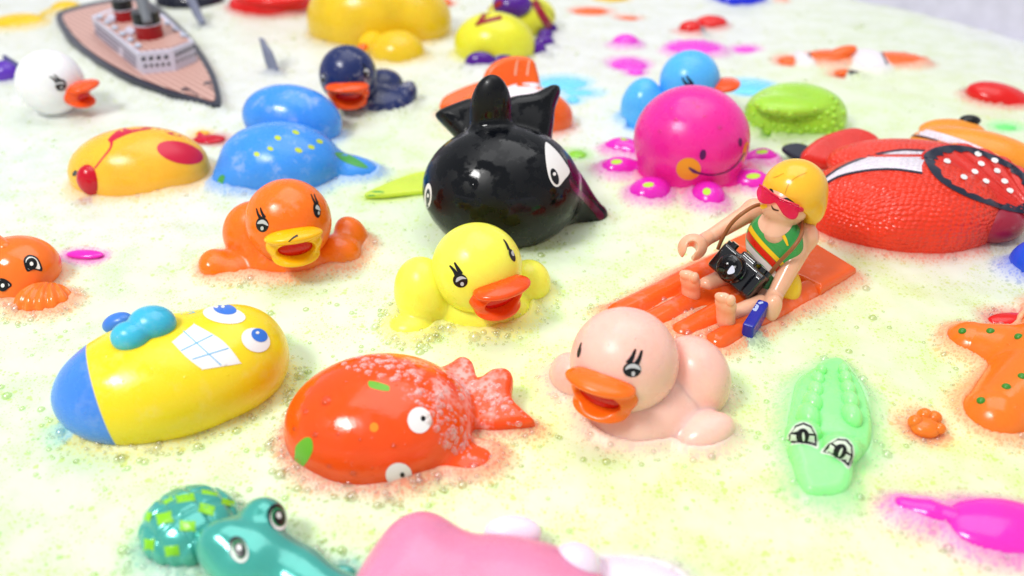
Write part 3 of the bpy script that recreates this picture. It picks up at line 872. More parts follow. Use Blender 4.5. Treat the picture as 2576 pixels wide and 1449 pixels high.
up = [(2077, 447), (2112, 423), (2157, 403), (2207, 388), (2269, 378), (2330, 380)]; dn = [(2320, 436), (2257, 427), (2207, 427), (2157, 433), (2112, 444), (2078, 462)]
T.dec('white_band', up + dn, SCAW, off=0.8); T.dec('band_edge', stroke(up, 5), DKE, off=1.2, grid=5); T.dec('band_edge', stroke(dn, 5), DKE, off=1.2, grid=5)
hb = [(2284, 328), (2340, 337), (2420, 362), (2490, 392), (2560, 430)]
T.dec('white_band', stroke(hb, [14, 18, 20, 20, 22]), SCAW, off=0.8); T.dec('band_edge', stroke([(x - 4, y + 11) for x, y in hb], 4), DKE, off=1.2, grid=5)
T.build([U(ell(T.p(2498, 556, 44), (82, 70, 46), (0, 0, 30)), 1, 'lower_fin')], vinyl('fin_shade', (150, 26, 52), 0.35, 0.1), 4.5)  # shade beneath the upper fin, painted in as a darker fin colour
fp = [(2320, 398), (2332, 378), (2372, 365), (2430, 366), (2500, 388), (2560, 420), (2610, 470), (2625, 530), (2560, 538), (2480, 516), (2410, 488), (2350, 448)]
nF = (0.05, -0.45, 0.88); oF = T.p(2460, 440, 128)
f0_ = T.p(2640, 500, 128)


def fin_ribs(P):
    q = P - f0_
    return 2.2 * np.cos(np.arctan2(q[:, 1], -q[:, 0]) * 34)


fin = T.build([U(T.slab(smooth(fp, True, 4), oF, nF, 20, 9), 1, 'fin'), DISP(fin_ribs)], FINR, 4.5)['fin']
cen = np.mean(fp, 0)
outer = smooth([tuple(cen + (np.array(p) - cen) * 0.97) for p in fp], True, 4); 
inner = [tuple(cen + (np.array(p) - cen) * (0.79 + 0.05 * math.sin(i * 2.3))) for i, p in enumerate(outer)]
for i in range(0, len(outer), 4):
    j = (i + 4) % len(outer)
    seg = [outer[(i + q) % len(outer)] for q in range(5)] + [inner[(i + q) % len(outer)] for q in range(4, -1, -1)]
    T.dec('fin_edge', seg, DKE, fin, off=1.6)
for x, y in ((2382, 406), (2460, 388), (2468, 412), (2502, 404), (2452, 432), (2424, 446), (2480, 456), (2527, 456), (2508, 430), (2540, 480)): T.dec('fin_dot', oval(x, y, 9, 6, 20), EYE_WHITE, fin, off=1.8, grid=4)

# ------------------------------------------------------------------ ocean liner
HULL = flat('hull_navy', (26, 32, 52), 0.35); CABW = flat('cabin_white', (206, 204, 222), 0.4); REDF = flat('funnel_red', (150, 8, 18), 0.35); BLKF = flat('funnel_black', (16, 20, 26), 0.35)
dk = bpy.data.materials.new('plank_deck'); nt, N, L, P = nodes_of(dk)
tc = N.new('ShaderNodeTexCoord'); mp = N.new('ShaderNodeMapping'); mp.inputs['Rotation'].default_value = (0, 0, math.radians(47)); L.new(tc.outputs['Object'], mp.inputs['Vector'])
wv = N.new('ShaderNodeTexWave'); wv.bands_direction = 'Y'; wv.inputs['Scale'].default_value = 70; wv.inputs['Distortion'].default_value = 0; L.new(mp.outputs[0], wv.inputs['Vector'])
cr = N.new('ShaderNodeValToRGB'); cr.color_ramp.elements[0].position = 0.0; cr.color_ramp.elements[0].color = srgb(236, 200, 186); cr.color_ramp.elements[1].position = 0.22; cr.color_ramp.elements[1].color = srgb(186, 140, 130)
L.new(wv.outputs[0], cr.inputs[0]); L.new(cr.outputs[0], P.inputs['Base Color']); P.inputs['Roughness'].default_value = 0.5
T = Toy('toy_ship', 'toy ocean liner with tan plank deck, grey cabin block and red and black funnels', 'toy ship', 345, 150)
hp = smooth([(553, 262), (500, 254), (420, 233), (320, 196), (240, 152), (182, 108), (150, 66), (141, 38), (160, 24), (240, 4), (330, -8), (385, 8), (440, 52), (492, 108), (530, 165), (549, 212)], True, 4)
hp = hp[1:] if False else hp
T.prism('hull', hp, -20, 22, HULL)
cen = np.array((330, 105.0))
ip = []
for x, y in smooth([(538, 252), (500, 243), (425, 222), (330, 186), (254, 145), (200, 103), (168, 64), (158, 40), (175, 30), (245, 12), (325, 2), (372, 14), (426, 58), (478, 115), (516, 170), (536, 218)], True, 4): ip.append((x, y))
dko = T.prism('deck', ip, 10, 24, dk)
cab = T.prism('cabin', [(230, 41), (347, 134), (433, 126), (487, 103), (410, 36), (300, 14)], 24, 74, CABW)
tp = T.prism('cabin_roof', [(240, 43), (352, 127), (430, 119), (476, 101), (404, 42), (300, 20)], 74, 77, dk)
WIN = flat('window_dark', (30, 34, 48), 0.3); BOATG = flat('lifeboat_grey', (188, 196, 216), 0.4)
for i in range(4): T.dec('window', [(361 + i * 19 + a, 148 - i * 1.6 + b) for a, b in ((-5, -4), (5, -5), (5, 4), (-5, 5))], WIN, cab, off=0.7, grid=5)
for i in range(5): T.dec('window', [(366 + i * 14.5 + a, 166 - i * 1.3 + b) for a, b in ((-3, -4), (4, -4), (4, 4), (-3, 4))], WIN, cab, off=0.7, grid=5)
for i in range(5): T.dec('window', [(445 + i * 10 + a, 137 - i * 4.6 + b) for a, b in ((-3, -4), (3, -5), (3, 4), (-3, 5))], WIN, cab, off=0.7, grid=5)
for i in range(5): T.dec('window', [(446 + i * 10.5 + a, 154 - i * 4.2 + b) for a, b in ((-2, -3), (2, -4), (2, 3), (-2, 4))], WIN, cab, off=0.7, grid=5)
gal = flat('gallery_grey', (128, 122, 142), 0.5)
for q in (0.30, 0.52, 0.74):
    T.dec('gallery', stroke([(238, 46 + 45 * q), (290, 87 + 47 * q), (343, 133 + 46 * q)], 4.5), gal, cab, off=0.7, grid=8)
for x, y in ((251, 42), (270, 55), (289, 69), (308, 84), (328, 99), (347, 114), (420, 58), (442, 73), (462, 88)):
    T.lobe('lifeboat', x, y, 82, (11, 7, 5), BOATG, (0, 0, -35), cell=3.0, zmin=None)
for x, y in ((280, 40), (326, 73)): T.prism('skylight', [(x - 14, y + 3), (x + 4, y + 12), (x + 16, y + 2), (x - 2, y - 8)], 77, 83, CABW)
for bx, by, r, hgt in ((378, 92, 32, 62), (316, 50, 24, 52)):
    b = T.p(bx, by, 77)
    for nm, z0, z1, m, ex in (('funnel', 0, hgt * 0.52, REDF, 0), ('funnel_band', hgt * 0.52, hgt * 0.57, CABW, 0.8), ('funnel_top', hgt * 0.57, hgt * 1.0, BLKF, 0.4)):
        V, F = tube_mesh([b + np.array([0, 0, z0]), b + np.array([0, 0, z1])], r + ex, T.k, 24)
        fo = T.link(nm if nm != 'funnel' else 'funnel', new_mesh(nm, V, F, m, smooth=False), None if nm == 'funnel' else fpar)
        if nm == 'funnel': fpar = fo
T.tube('mast', [(372, 58, 120), (362, 20, 150), (352, -30, 190)], [10, 14, 18], flat('mast_grey', (112, 116, 124), 0.4))
T.dec('anchor_winch', stroke([(456, 227), (466, 224), (478, 227)], [4, 7, 4]), HULL, off=0.8, grid=4); T.dec('anchor_winch', stroke([(513, 213), (522, 208), (533, 210)], [4, 7, 4]), HULL, off=0.8, grid=4)
T.dec('anchor_chain', stroke([(478, 228), (500, 242)], 2.5), HULL, off=0.7, grid=4); T.dec('anchor_chain', stroke([(524, 214), (540, 230)], 2.5), HULL, off=0.7, grid=4)

# ------------------------------------------------------------------ sharks
SHK = vinyl('shark_navy', (24, 26, 44), 0.3, 0, wet=0.5); SHF = vinyl('shark_grey', (122, 128, 152), 0.35, 0.1)
T = Toy('toy_shark', 'dark navy toy shark with a grey fin beside the ship funnels', 'toy shark', 470, 20, group='toy sharks')
T.lobe('body', 478, -2, 16, (86, 60, 36), SHK); 
T.build([U(T.slab([(462, -20), (486, -10), (516, 58), (506, 64), (490, 40)], T.p(490, 20, 40), (-0.5, -0.8, 0.3), 14, 5), 1, 'fin')], SHF, 3.5)
T = Toy('toy_shark', 'sunken grey toy shark showing only its pointed fin above the foam', 'toy shark', 690, 180, group='toy sharks')
T.build([U(T.slab([(653, 94), (660, 96), (684, 132), (702, 180), (704, 200), (684, 200), (668, 152)], T.p(680, 140, 40), (-0.5, -0.8, 0.2), 12, 4), 1, 'fin')], SHF, 3.2)
T.lobe('body', 700, 200, -46, (70, 60, 26), SHF)

# ------------------------------------------------------------------ crocodile, light green
CRV = vinyl('vinyl_mint', (152, 250, 150), 0.28, 0.6, wet=0.3)
T = Toy('toy_crocodile', 'mint green toy crocodile with two ridges of scales and big white eyes', 'toy crocodile', 2080, 1120)
UPZ = (0, 0, 1)
sh = [U(T.slab(smooth([(1990, 1120), (1979, 1066), (1992, 1012), (2018, 968), (2052, 932), (2078, 916), (2112, 914), (2140, 942), (2168, 988), (2186, 1042), (2190, 1096), (2168, 1146), (2090, 1150)], True, 3), T.p(2085, 1050, 14), UPZ, 60, 24), 1, 'body'),
      U(ell(T.p(2084, 1050, 10), (78, 170, 52)), 30, 'body'),
      U(T.slab(smooth([(1992, 1112), (2150, 1118), (2146, 1176), (2138, 1226), (2112, 1256), (2036, 1256), (2006, 1222), (1994, 1170)], True, 3), T.p(2070, 1180, 24), (0, -0.12, 1), 60, 26), 22, 'snout')]
T.build(sh, {'body': CRV, 'snout': CRV}, 5)
for pts_ in (((2066, 930, 15), (2058, 955, 18), (2051, 984, 22), (2043, 1016, 27), (2033, 1052, 32)), ((2122, 930, 15), (2127, 952, 18), (2133, 980, 21), (2138, 1012, 25), (2141, 1050, 29))):
    for x, y, r in pts_: T.lobe('scale', x, y, 50 + r * 0.15, (r * 0.9, r * 1.3, r * 1.15), CRV, (14, 0, 0), cell=4.0)
CRW = flat('croc_eye_white', (214, 226, 206), 0.4)
for ex, ey, ang, w, h in ((2019, 1096, 4, 38, 32), (2114, 1134, 30, 40, 36)):
    T.build([U(ell(T.p(ex + 2, ey - 6, 62), (46, 30, 36), (0, 0, -ang)), 1, 'eye_socket')], CRV, 4)
    ca, sa = math.cos(math.radians(ang)), math.sin(math.radians(ang))
    R = lambda pts_: [(ex + x * ca - y * sa, ey + x * sa + y * ca) for x, y in pts_]
    D = [(-37, 25), (-34, 0), (-20, -24), (0, -33), (20, -26), (34, -4), (37, 25), (18, 20), (0, 18), (-18, 20)]
    e = T.dec('eye', R(smooth([(x * 1.12, y * 1.12 + 2) for x, y in D], True, 4)), CRW, off=0.6, grid=6)
    e2 = T.dec('eye_outline', R(D[:7] + [(20, 21), (0, 19), (-20, 21)]), INK, e, off=1.1, grid=6)
    T.dec('eye_white', R([(-31, 17), (-29, -2), (29, -2), (31, 17), (14, 14), (-14, 14)]), CRW, e, off=1.6, grid=6)
    T.dec('eyelid', R([(-26, -7), (-18, -19), (0, -27), (18, -21), (27, -7)]), CRW, e, off=1.6, grid=6)
    T.dec('pupil', R(oval(0, 1, 16, 19)), INK, e, off=2.1, grid=6); T.dec('pupil_slit', R(oval(2, 2, 3, 11, -8)), CRW, e, off=2.6, grid=4)

# ------------------------------------------------------------------ turquoise crocodile with a checked shell
TQV = vinyl('vinyl_turquoise', (70, 174, 162), 0.22, 0.1, wet=0.4, coat=0.5, bump=0.06); TQV.node_tree.nodes['Principled BSDF'].inputs['Metallic'].default_value = 0.25
LSQ = flat('lime_square', (134, 206, 40), 0.3)
T = Toy('toy_crocodile', 'shiny turquoise toy crocodile with lime squares on its humped back', 'toy crocodile', 560, 1420)
so = T.p(478, 1322, 44)


def grooves(P):
    a = (P - so) @ np.array([0.75, 0.66, 0.0]); b = (P - so) @ np.array([-0.66, 0.75, 0.0])
    g = lambda t: np.exp(-((np.abs(((t / 62.0) % 1.0) - 0.5) / 0.12) ** 2))
    return 5.0 * np.maximum(g(a), g(b))


T.build([U(ell(so, (126, 122, 82), (0, 0, 20)), 1, 'shell'), DISP(grooves)], TQV, 4.2)
T.build([U(ell(T.p(625, 1392, 62), (110, 100, 80), (0, 0, -30)), 1, 'head'), U(ell(T.p(664, 1308, 88), (58, 52, 62)), 24, 'head'), U(ell(T.p(570, 1376, 78), (74, 62, 74)), 24, 'head'),
         U(ell(T.p(745, 1440, 40), (120, 74, 56), (0, 0, -38)), 40, 'snout'), U(ell(T.p(840, 1500, 24), (90, 70, 44), (0, 0, -30)), 30, 'snout')], {'head': TQV, 'snout': TQV}, 4.8)
T.lobe('paw', 858, 1438, 2, (34, 18, 16), TQV)
for x, y, w, h, a in ((466, 1253, 50, 22, -6), (414, 1303, 44, 32, -10), (520, 1281, 42, 26, 18), (472, 1323, 42, 28, 6), (527, 1240, 44, 12, 10), (573, 1264, 34, 17, 14), (424, 1259, 28, 12, -30), (375, 1371, 28, 34, 5), (433, 1386, 38, 28, -4), (373, 1300, 16, 26, 20)):
    ca, sa = math.cos(math.radians(a)), math.sin(math.radians(a))
    T.dec('square', [(x + u_ * w / 2 * ca - v_ * h / 2 * sa, y + u_ * w / 2 * sa + v_ * h / 2 * ca) for u_, v_ in ((-1, -0.9), (0.9, -1), (1, 0.9), (-0.9, 1))], LSQ, off=0.7, grid=6)
EG = flat('eye_green', (44, 130, 84), 0.25)
for x, y, a in ((699, 1303, -12), (601, 1384, -18)):
    e = T.dec('eye', oval(x - 2, y - 3, 24, 33, a), INK, off=0.7); T.dec('eye_white', oval(x + 2, y + 3, 21, 29, a), EYE_WHITE, e, off=1.2)
    T.dec('iris', oval(x + 1, y - 1, 18, 25, a), EG, e, off=1.7); T.dec('pupil', oval(x + 3, y, 14, 20, a), INK, e, off=2.2); T.dec('pupil_dot', oval(x + 1, y - 6, 6, 8, a), EYE_WHITE, e, off=2.7, grid=4)

# ------------------------------------------------------------------ starfish and other things along the right edge
STV = vinyl('vinyl_starfish', (240, 122, 32), 0.26, 0.35, wet=0.4); GRB = flat('green_knob', (58, 136, 42), 0.25)
T = Toy('toy_starfish', 'big orange toy starfish with green knobs reaching into the frame edge', 'toy starfish', 2600, 960)
c0 = T.p(2650, 950, -20)
sh = []
for i, (tip, r1) in enumerate((((2440, 876), 72), ((2500, 1062), 84), ((2760, 1080), 50), ((2800, 850), 46), ((2620, 790), 40))):
    sh.append(U(cap(c0, T.p(tip[0], tip[1], -16), 142, r1), 26, 'arm' if i == 0 else 'arm#%d' % i))
T.build(sh, {('arm' if i == 0 else 'arm#%d' % i): STV for i in range(5)}, 5.5)
for x, y in ((2421, 832), (2492, 832), (2562, 846), (2532, 972), (2468, 1007), (2572, 946)): T.stud('knob', x, y, (11, 11, 9), GRB)
T = Toy('toy_crab', 'tiny orange claw of lobes poking from froth near the big starfish', 'bath toy', 2328, 1080)
for x, y, r in ((2303, 1062, 19), (2326, 1046, 20), (2350, 1052, 19), (2364, 1078, 15)): T.lobe('lobe', x, y, 10, (r, r, r), STV, cell=3.4)
T.lobe('palm', 2328, 1075, 2, (38, 34, 22), STV, cell=3.4)
REDB = vinyl('vinyl_red', (222, 24, 22), 0.22, 0.2, wet=0.4, bump=0.05)
SCOOP = vinyl('vinyl_fuchsia', (236, 48, 190), 0.2, 0.35, wet=0.4, bump=0.03)
T = Toy('toy_scoop', 'fuchsia toy scoop with a thick rounded handle, half sunk in pink foam', 'toy scoop', 2450, 1370)
T.build([U(ell(T.p(2520, 1332, 14), (150, 98, 54), (0, 0, -4)), 1, 'bowl')], SCOOP, 5)
T.build([U(cap(T.p(2272, 1280, 6), T.p(2335, 1296, 10), 32, 38), 1, 'handle'), U(cap(T.p(2335, 1296, 10), T.p(2450, 1335, 6), 38, 44), 14, 'handle')], SCOOP, 4.5)
T = Toy('bath_toy', 'plain red bath toy, a smooth dome above the large clownfish head', 'bath toy', 2520, 265)
T.build([U(ell(T.p(2515, 248, 4), (84, 52, 36), (0, 10, -20)), 1, 'dome')], REDB, 4.5)
T = Toy('bath_toy', 'royal blue bath toy cut off by the frame, below the large clownfish', 'bath toy', 2620, 700)
T.build([U(ell(T.p(2622, 668, 20), (82, 70, 72)), 1, 'dome')], vinyl('vinyl_royal', (30, 82, 222), 0.25, 0.15), 5)
T = Toy('bath_toy', 'half sunken red bath toy just behind the orange starfish', 'bath toy', 2540, 812)
T.build([U(ell(T.p(2550, 808, -8), (66, 30, 18)), 1, 'dome')], REDB, 4.5)
T = Toy('bath_toy', 'green scrap of a sunken bath toy beside the large clownfish eye', 'bath toy', 2530, 325)
T.build([U(ell(T.p(2530, 322, -5), (26, 16, 8)), 1, 'dome')], vinyl('vinyl_brightgreen', (120, 240, 130), 0.3, 0.2), 4)

# ------------------------------------------------------------------ pink pig along the bottom edge
PIG = vinyl('vinyl_pig', (230, 138, 174), 0.3, 0.4, wet=0.3, bump=0.04); PIGW = vinyl('vinyl_pig_white', (240, 218, 234), 0.3, 0.4, bump=0.04)
T = Toy('toy_pig', 'soft pink toy pig with white feet, lying on its side at the bottom', 'toy pig', 1200, 1500)
T.build([U(ell(T.p(1046, 1420, 62), (112, 150, 108), (0, 0, -12)), 1, 'body'), U(ell(T.p(1250, 1500, 44), (290, 170, 116), (0, 0, -6)), 70, 'body'), U(ell(T.p(990, 1520, 30), (110, 140, 110)), 40, 'body')], PIG, 6)
T.lobe('foot', 1290, 1340, 62, (76, 46, 44), PIGW); T.lobe('foot', 1446, 1424, 84, (64, 64, 54), PIGW); T.lobe('belly', 1600, 1468, 14, (150, 70, 44), PIGW, (0, 0, -14))

# ------------------------------------------------------------------ goldfish on the left edge
GLD = vinyl('vinyl_goldfish', (244, 118, 36), 0.2, 0.45, wet=0.4, bump=0.05)
T = Toy('toy_goldfish', 'translucent orange toy goldfish with big eyes at the frame edge', 'toy fish', 50, 740)
T.build([U(ell(T.p(45, 672, 40), (104, 92, 78), (0, 0, 0)), 1, 'body'), U(ell(T.p(52, 725, 10), (60, 60, 50)), 30, 'body')], GLD, 4.8)
T.build([U(cap(T.p(-20, 600, 110), T.p(14, 628, 100), 18, 22), 1, 'fin')], GLD, 4)


def ribs(P):
    q = P - T.p(112, 762, 8)
    return 2.6 * np.cos(np.arctan2(q[:, 0], -q[:, 1] + 60) * 22)


T.build([U(ell(T.p(112, 760, 10), (68, 56, 44)), 1, 'side_fin'), DISP(ribs)], GLD, 4)
for D, pc in (([(59, 657), (66, 644), (77, 641), (92, 647), (102, 662), (106, 682), (85, 678), (68, 683)], (79, 664)), ([(-12, 718), (-6, 703), (6, 700), (20, 706), (30, 717), (20, 726), (0, 730), (-12, 732)], (8, 718))):
    cc = np.mean(D, 0)
    e = T.dec('eye', smooth(D, True, 3), INK, off=0.6, grid=5)
    if e:
        T.dec('eye_white', smooth([tuple(cc + (np.array(p) - cc) * 0.76) for p in D], True, 3), EYE_WHITE, e, off=1.1, grid=5)
        T.dec('pupil', oval(pc[0], pc[1], 14, 15), INK, e, off=1.6, grid=5); T.dec('pupil_dot', oval(pc[0], pc[1], 4.5, 5), EYE_WHITE, e, off=2.1, grid=4)
T = Toy('bath_toy', 'magenta sliver of a sunken bath toy beside the orange goldfish', 'bath toy', 213, 645)
T.build([U(ell(T.p(214, 640, 2), (48, 18, 9), (0, 0, -4)), 1, 'dome')], MAGL, 3.8)
T = Toy('bath_toy', 'lime green leaf shaped fin with a dark tip, lying flat by the whale', 'bath toy', 1000, 465)
T.build([U(T.slab(smooth([(916, 493), (952, 474), (1010, 450), (1060, 436), (1110, 440), (1110, 478), (1020, 488), (960, 494)], True, 3), T.p(1010, 470, 1), (0, 0, 1), 14, 5), 1, 'leaf')], vinyl('vinyl_leaf', (204, 226, 74), 0.3, 0.3), 4)
T.dec('leaf_tip', smooth([(917, 493), (940, 481), (966, 483), (950, 492)]), GREENP)
T = Toy('bath_toy', 'small green knob of a sunken bath toy between whale and pink octopus', 'bath toy', 1453, 392)
T.build([U(ell(T.p(1453, 390, -3), (22, 22, 9)), 1, 'dome')], vinyl('vinyl_grassgreen', (140, 210, 60), 0.3, 0.2), 4)

# ------------------------------------------------------------------ air mattress
def box_m(c, h, M, rnd):
    c = np.array(c, float); h = np.array(h, float); M = np.array(M, float)

    def f(P):
        q = np.abs((P - c) @ M) - (h - rnd)
        return np.linalg.norm(np.maximum(q, 0), axis=1) + np.minimum(q.max(1), 0) - rnd
    rm = np.linalg.norm(h); f.lo, f.hi = c - rm, c + rm
    return f


MATV = vinyl('vinyl_mattress', (244, 100, 34), 0.22, 0.25, wet=0.5, lather=0.12, bump=0.04)
T = Toy('air_mattress', 'orange red toy air mattress with long ribs, carrying the toy woman', 'air mattress', 1850, 790)
A_, B_, C_, D_ = (T.p(1945, 575, 8), T.p(2150, 703, 8), T.p(1822, 895, 4), T.p(1480, 800, 4))
mq = lambda s_, t_: (A_ * (1 - s_) + B_ * s_) * (1 - t_) + (D_ * (1 - s_) + C_ * s_) * t_
sh = []
for i, s_ in enumerate((0.13, 0.38, 0.63, 0.88)):
    sh.append(U(cap(mq(s_, 0.26), mq(s_, 0.93), 38, 35), 20, 'rib' if i == 0 else 'rib#%d' % i))
T.build(sh, {k: MATV for k in ('rib', 'rib#1', 'rib#2', 'rib#3')}, 5)
pn2 = np.cross(B_ - A_, D_ - A_); pn2 /= np.linalg.norm(pn2); pn2 = pn2 if pn2[2] > 0 else -pn2
q4 = [mq(0.0, 0.0), mq(1.0, 0.0), mq(1.0, 0.30), mq(0.0, 0.30)]
u_ = (B_ - A_) / np.linalg.norm(B_ - A_); v_ = np.cross(pn2, u_); mid = sum(q4) / 4 + pn2 * 8
T.build([U(poly_slab([((q - mid) @ u_, (q - mid) @ v_) for q in q4], (mid, u_, v_, pn2), 66, 16), 1, 'pillow')], MATV, 5)

# ------------------------------------------------------------------ toy woman sitting on it
SKIN = vinyl('toy_skin', (238, 180, 148), 0.22, 0.3, wet=0.3, bump=0.02); HAIRM = vinyl('toy_hair', (244, 186, 48), 0.26, 0.2, wet=0.3, bump=0.04)
SUITG = vinyl('suit_green', (58, 156, 78), 0.3, 0.05, bump=0.0); SUITY = flat('suit_yellow', (246, 198, 30), 0.3); SUITR = flat('suit_red', (220, 38, 18), 0.3); SUITW = flat('suit_white', (232, 216, 210), 0.3); BRN = flat('brown_ink', (74, 44, 30), 0.4)
T = Toy('toy_woman', 'toy woman with yellow hair, pink sunglasses and striped swimsuit sitting on the mattress', 'toy figure', 1935, 775)
yaw = -43
T.build([U(ell(T.p(1948, 612, 152), (76, 46, 82), (0, 0, yaw)), 1, 'torso'), U(cap(T.p(1946, 640, 120), T.p(1932, 712, 50), 50, 52), 30, 'torso')], SUITG, 3.6)
tor = [c for c in T.root.children if c.name.startswith('torso')][0]
T.build([U(ell(T.p(1918, 728, 36), (62, 56, 36), (0, 0, yaw)), 1, 'hips')], SKIN, 4)
T.lobe('swimsuit_seat', 1976, 728, 44, (38, 38, 58), vinyl('suit_seat', (246, 200, 34), 0.28, 0.2), cell=4)
T.build([U(cap(T.p(1966, 552, 222), T.p(1956, 585, 190), 30, 36), 1, 'neck')], SKIN, 3.2)
face = T.p(1976, 508, 262)
hd = T.build([U(ell(face, (60, 60, 62)), 1, 'head')], SKIN, 3.4)['head']
hc = T.p(1999, 480, 282)
fd = np.array([-0.55, -0.80, -0.20]); fd /= np.linalg.norm(fd)
T.build([U(ell(hc, (78, 78, 78)), 1, 'hair'), U(ell(T.p(2045, 522, 250), (30, 34, 44)), 14, 'hair'), SUB(ell(face + fd * 62 + np.array([-6, 0, -30]), (92, 92, 62), (0, 0, 0)), 8)], HAIRM, 3.2, parent=hd)
T.lobe('ponytail', 2034, 566, 200, (18, 16, 42), HAIRM, parent=hd, cell=3.4)
T.dec('hair_parting', stroke([(1975, 487), (1985, 462), (2005, 445), (2030, 434)], [2, 3, 3, 1.5]), vinyl('hair_groove', (214, 150, 24), 0.3, 0.1, bump=0), hd, off=0.3, grid=5)
T.dec('hair_parting', stroke([(1945, 447), (1955, 444), (1972, 436)], [2, 3, 1.5]), MATS['hair_groove'], hd, off=0.3, grid=5)
T.dec('mouth', stroke([(1941, 517), (1946, 526), (1959, 530)], [2, 5, 3]), BRN, hd, off=0.5, grid=4)
T.dec('eyebrow', stroke([(1936, 476), (1941, 478), (1946, 487)], [3, 6, 2]), INK, hd, off=0.5, grid=4)
T.dec('eyebrow', stroke([(1968, 502), (1980, 500), (1999, 511)], [3, 5, 2]), INK, hd, off=0.5, grid=4)
gm = bpy.data.materials.new('pink_lens'); MATS['pink_lens'] = gm; nt, N, L, P = nodes_of(gm)
P.inputs['Base Color'].default_value = srgb(236, 30, 110); P.inputs['Roughness'].default_value = 0.08; P.inputs['Coat Weight'].default_value = 0.6
tr = N.new('ShaderNodeBsdfTransparent'); tr.inputs[0].default_value = (0.95, 0.25, 0.48, 1); mx = N.new('ShaderNodeMixShader'); mx.inputs[0].default_value = 0.28
L.new(tr.outputs[0], mx.inputs[1]); L.new(P.outputs[0], mx.inputs[2]); L.new(mx.outputs[0], nt.nodes['Material Output'].inputs['Surface'])
gl_ = smooth([(1913, 466), (1904, 480), (1906, 500), (1917, 511), (1938, 513), (1950, 509), (1959, 521), (1971, 540), (1988, 551), (2002, 550), (2009, 536), (2008, 519), (1985, 510), (1963, 501), (1942, 488), (1923, 472)], True, 2)
gp = face + np.array([-0.60, -0.78, 0.12]) * 66; gn = np.array([-0.60, -0.78, 0.2])
gs = T.build([U(T.slab(gl_, gp, gn, 5, 2), 1, 'sunglasses')], gm, 2.2)['sunglasses']
V, F = tube_mesh([T.on_plane(x, y, gp + gn * 1.0, gn) for x, y in ((1910, 465), (1923, 471), (1942, 486), (1963, 499), (1985, 508), (2010, 518))], 2.6, T.k, 8)
T.link('rim', new_mesh('rim', V, F, flat('rim_red', (214, 20, 60), 0.15, coat=0.5)), gs)
V, F = tube_mesh([T.on_plane(2008, 527, gp, gn), T.p(2028, 528, 246), T.p(2047, 524, 246)], [7, 5, 4], T.k, 8)
T.link('temple', new_mesh('temple', V, F, gm), gs)
skin_flat = vinyl('toy_skin_print', (240, 188, 158), 0.25, 0.2, bump=0.0)
T.dec('neckline', smooth([(1934, 528), (1910, 550), (1909, 570), (1922, 588), (1943, 597), (1965, 594), (1985, 580), (1996, 556), (1975, 548)]), skin_flat, tor, off=0.5)
for pts_, w, m in (([(1880, 558), (1893, 583), (1917, 613), (1945, 642), (1975, 672)], 11, SUITY), ([(1872, 574), (1888, 600), (1912, 628), (1940, 657), (1970, 692)], 15, SUITR),
                   ([(1866, 594), (1880, 617), (1905, 645), (1935, 674), (1962, 708)], 13, SUITW), ([(1863, 608), (1876, 631), (1900, 659), (1928, 690)], 9, SUITY), ([(1862, 622), (1873, 645), (1892, 668)], 15, SUITR)):
    T.dec('stripe', stroke(pts_, w), m, tor, off=0.7, grid=5)
T.dec('stripe', stroke([(1906, 523), (1918, 520), (1930, 517)], [6, 12, 8]), SUITY, tor, off=0.7, grid=5); T.dec('stripe', stroke([(1970, 592), (1976, 603), (1982, 618)], [9, 8, 4]), SUITY, tor, off=0.7, grid=5)
# arms and clamp hands
T.build([U(cap(T.p(1896, 528, 188), T.p(1786, 596, 150), 25, 18), 1, 'arm'), U(ell(T.p(1900, 530, 186), (32, 32, 30)), 12, 'arm')], SKIN, 3.4)
T.build([U(cap(T.p(1783, 597, 150), T.p(1768, 607, 148), 18, 19), 1, 'hand'), U(ell(T.p(1742, 622, 146), (38, 32, 34), (0, 0, 20)), 12, 'hand'), SUB(cap(T.p(1744, 616, 176), T.p(1737, 634, 120), 13), 5), SUB(T.slab([(1731, 622), (1748, 626), (1747, 690), (1708, 690)], T.p(1738, 640, 146), TOCAM, 160, 3), 4)], SKIN, 2.8)
T.build([U(cap(T.p(2024, 600, 172), T.p(1952, 738, 66), 29, 20), 1, 'arm'), U(ell(T.p(2022, 594, 178), (35, 35, 36)), 12, 'arm')], SKIN, 3.4)
T.build([U(cap(T.p(1950, 741, 64), T.p(1944, 756, 56), 21, 22), 1, 'hand'), U(ell(T.p(1938, 780, 42), (24, 22, 42), (0, 14, 0)), 14, 'hand')], SKIN, 3)
for (k0, k1, k2), (an0, an1, an2), (fx, fy, fz), hh in (((1846, 688, 44), (1778, 716, 40), (1737, 720, 66), 52), ((1912, 766, 40), (1848, 790, 38), (1826, 782, 72), 60)):
    T.build([U(cap(T.p(k0, k1, k2), T.p(an0, an1, an2), 25, 21), 1, 'leg')], SKIN, 3.6)
    fr_ = _rot((16, 0, -38))
    fo = T.p(fx, fy, fz)
    T.build([U(ell(fo, (25, 14, hh), (16, 0, -38)), 1, 'foot'), U(ell(fo + fr_ @ np.array([1, -2, hh * 0.45]), (27, 14, 26), (16, 0, -38)), 8, 'foot'),
             U(ell(fo + fr_ @ np.array([16, -6, hh * 0.84]), (11, 12, 15), (16, 0, -38)), 4, 'foot'), U(ell(fo + fr_ @ np.array([-7, -6, hh * 0.80]), (18, 11, 13), (16, 0, -38)), 4, 'foot'),
             U(ell(fo + fr_ @ np.array([0, 2, -hh + 22]), (21, 19, 27), (16, 0, -38)), 12, 'foot')], SKIN, 2.8)

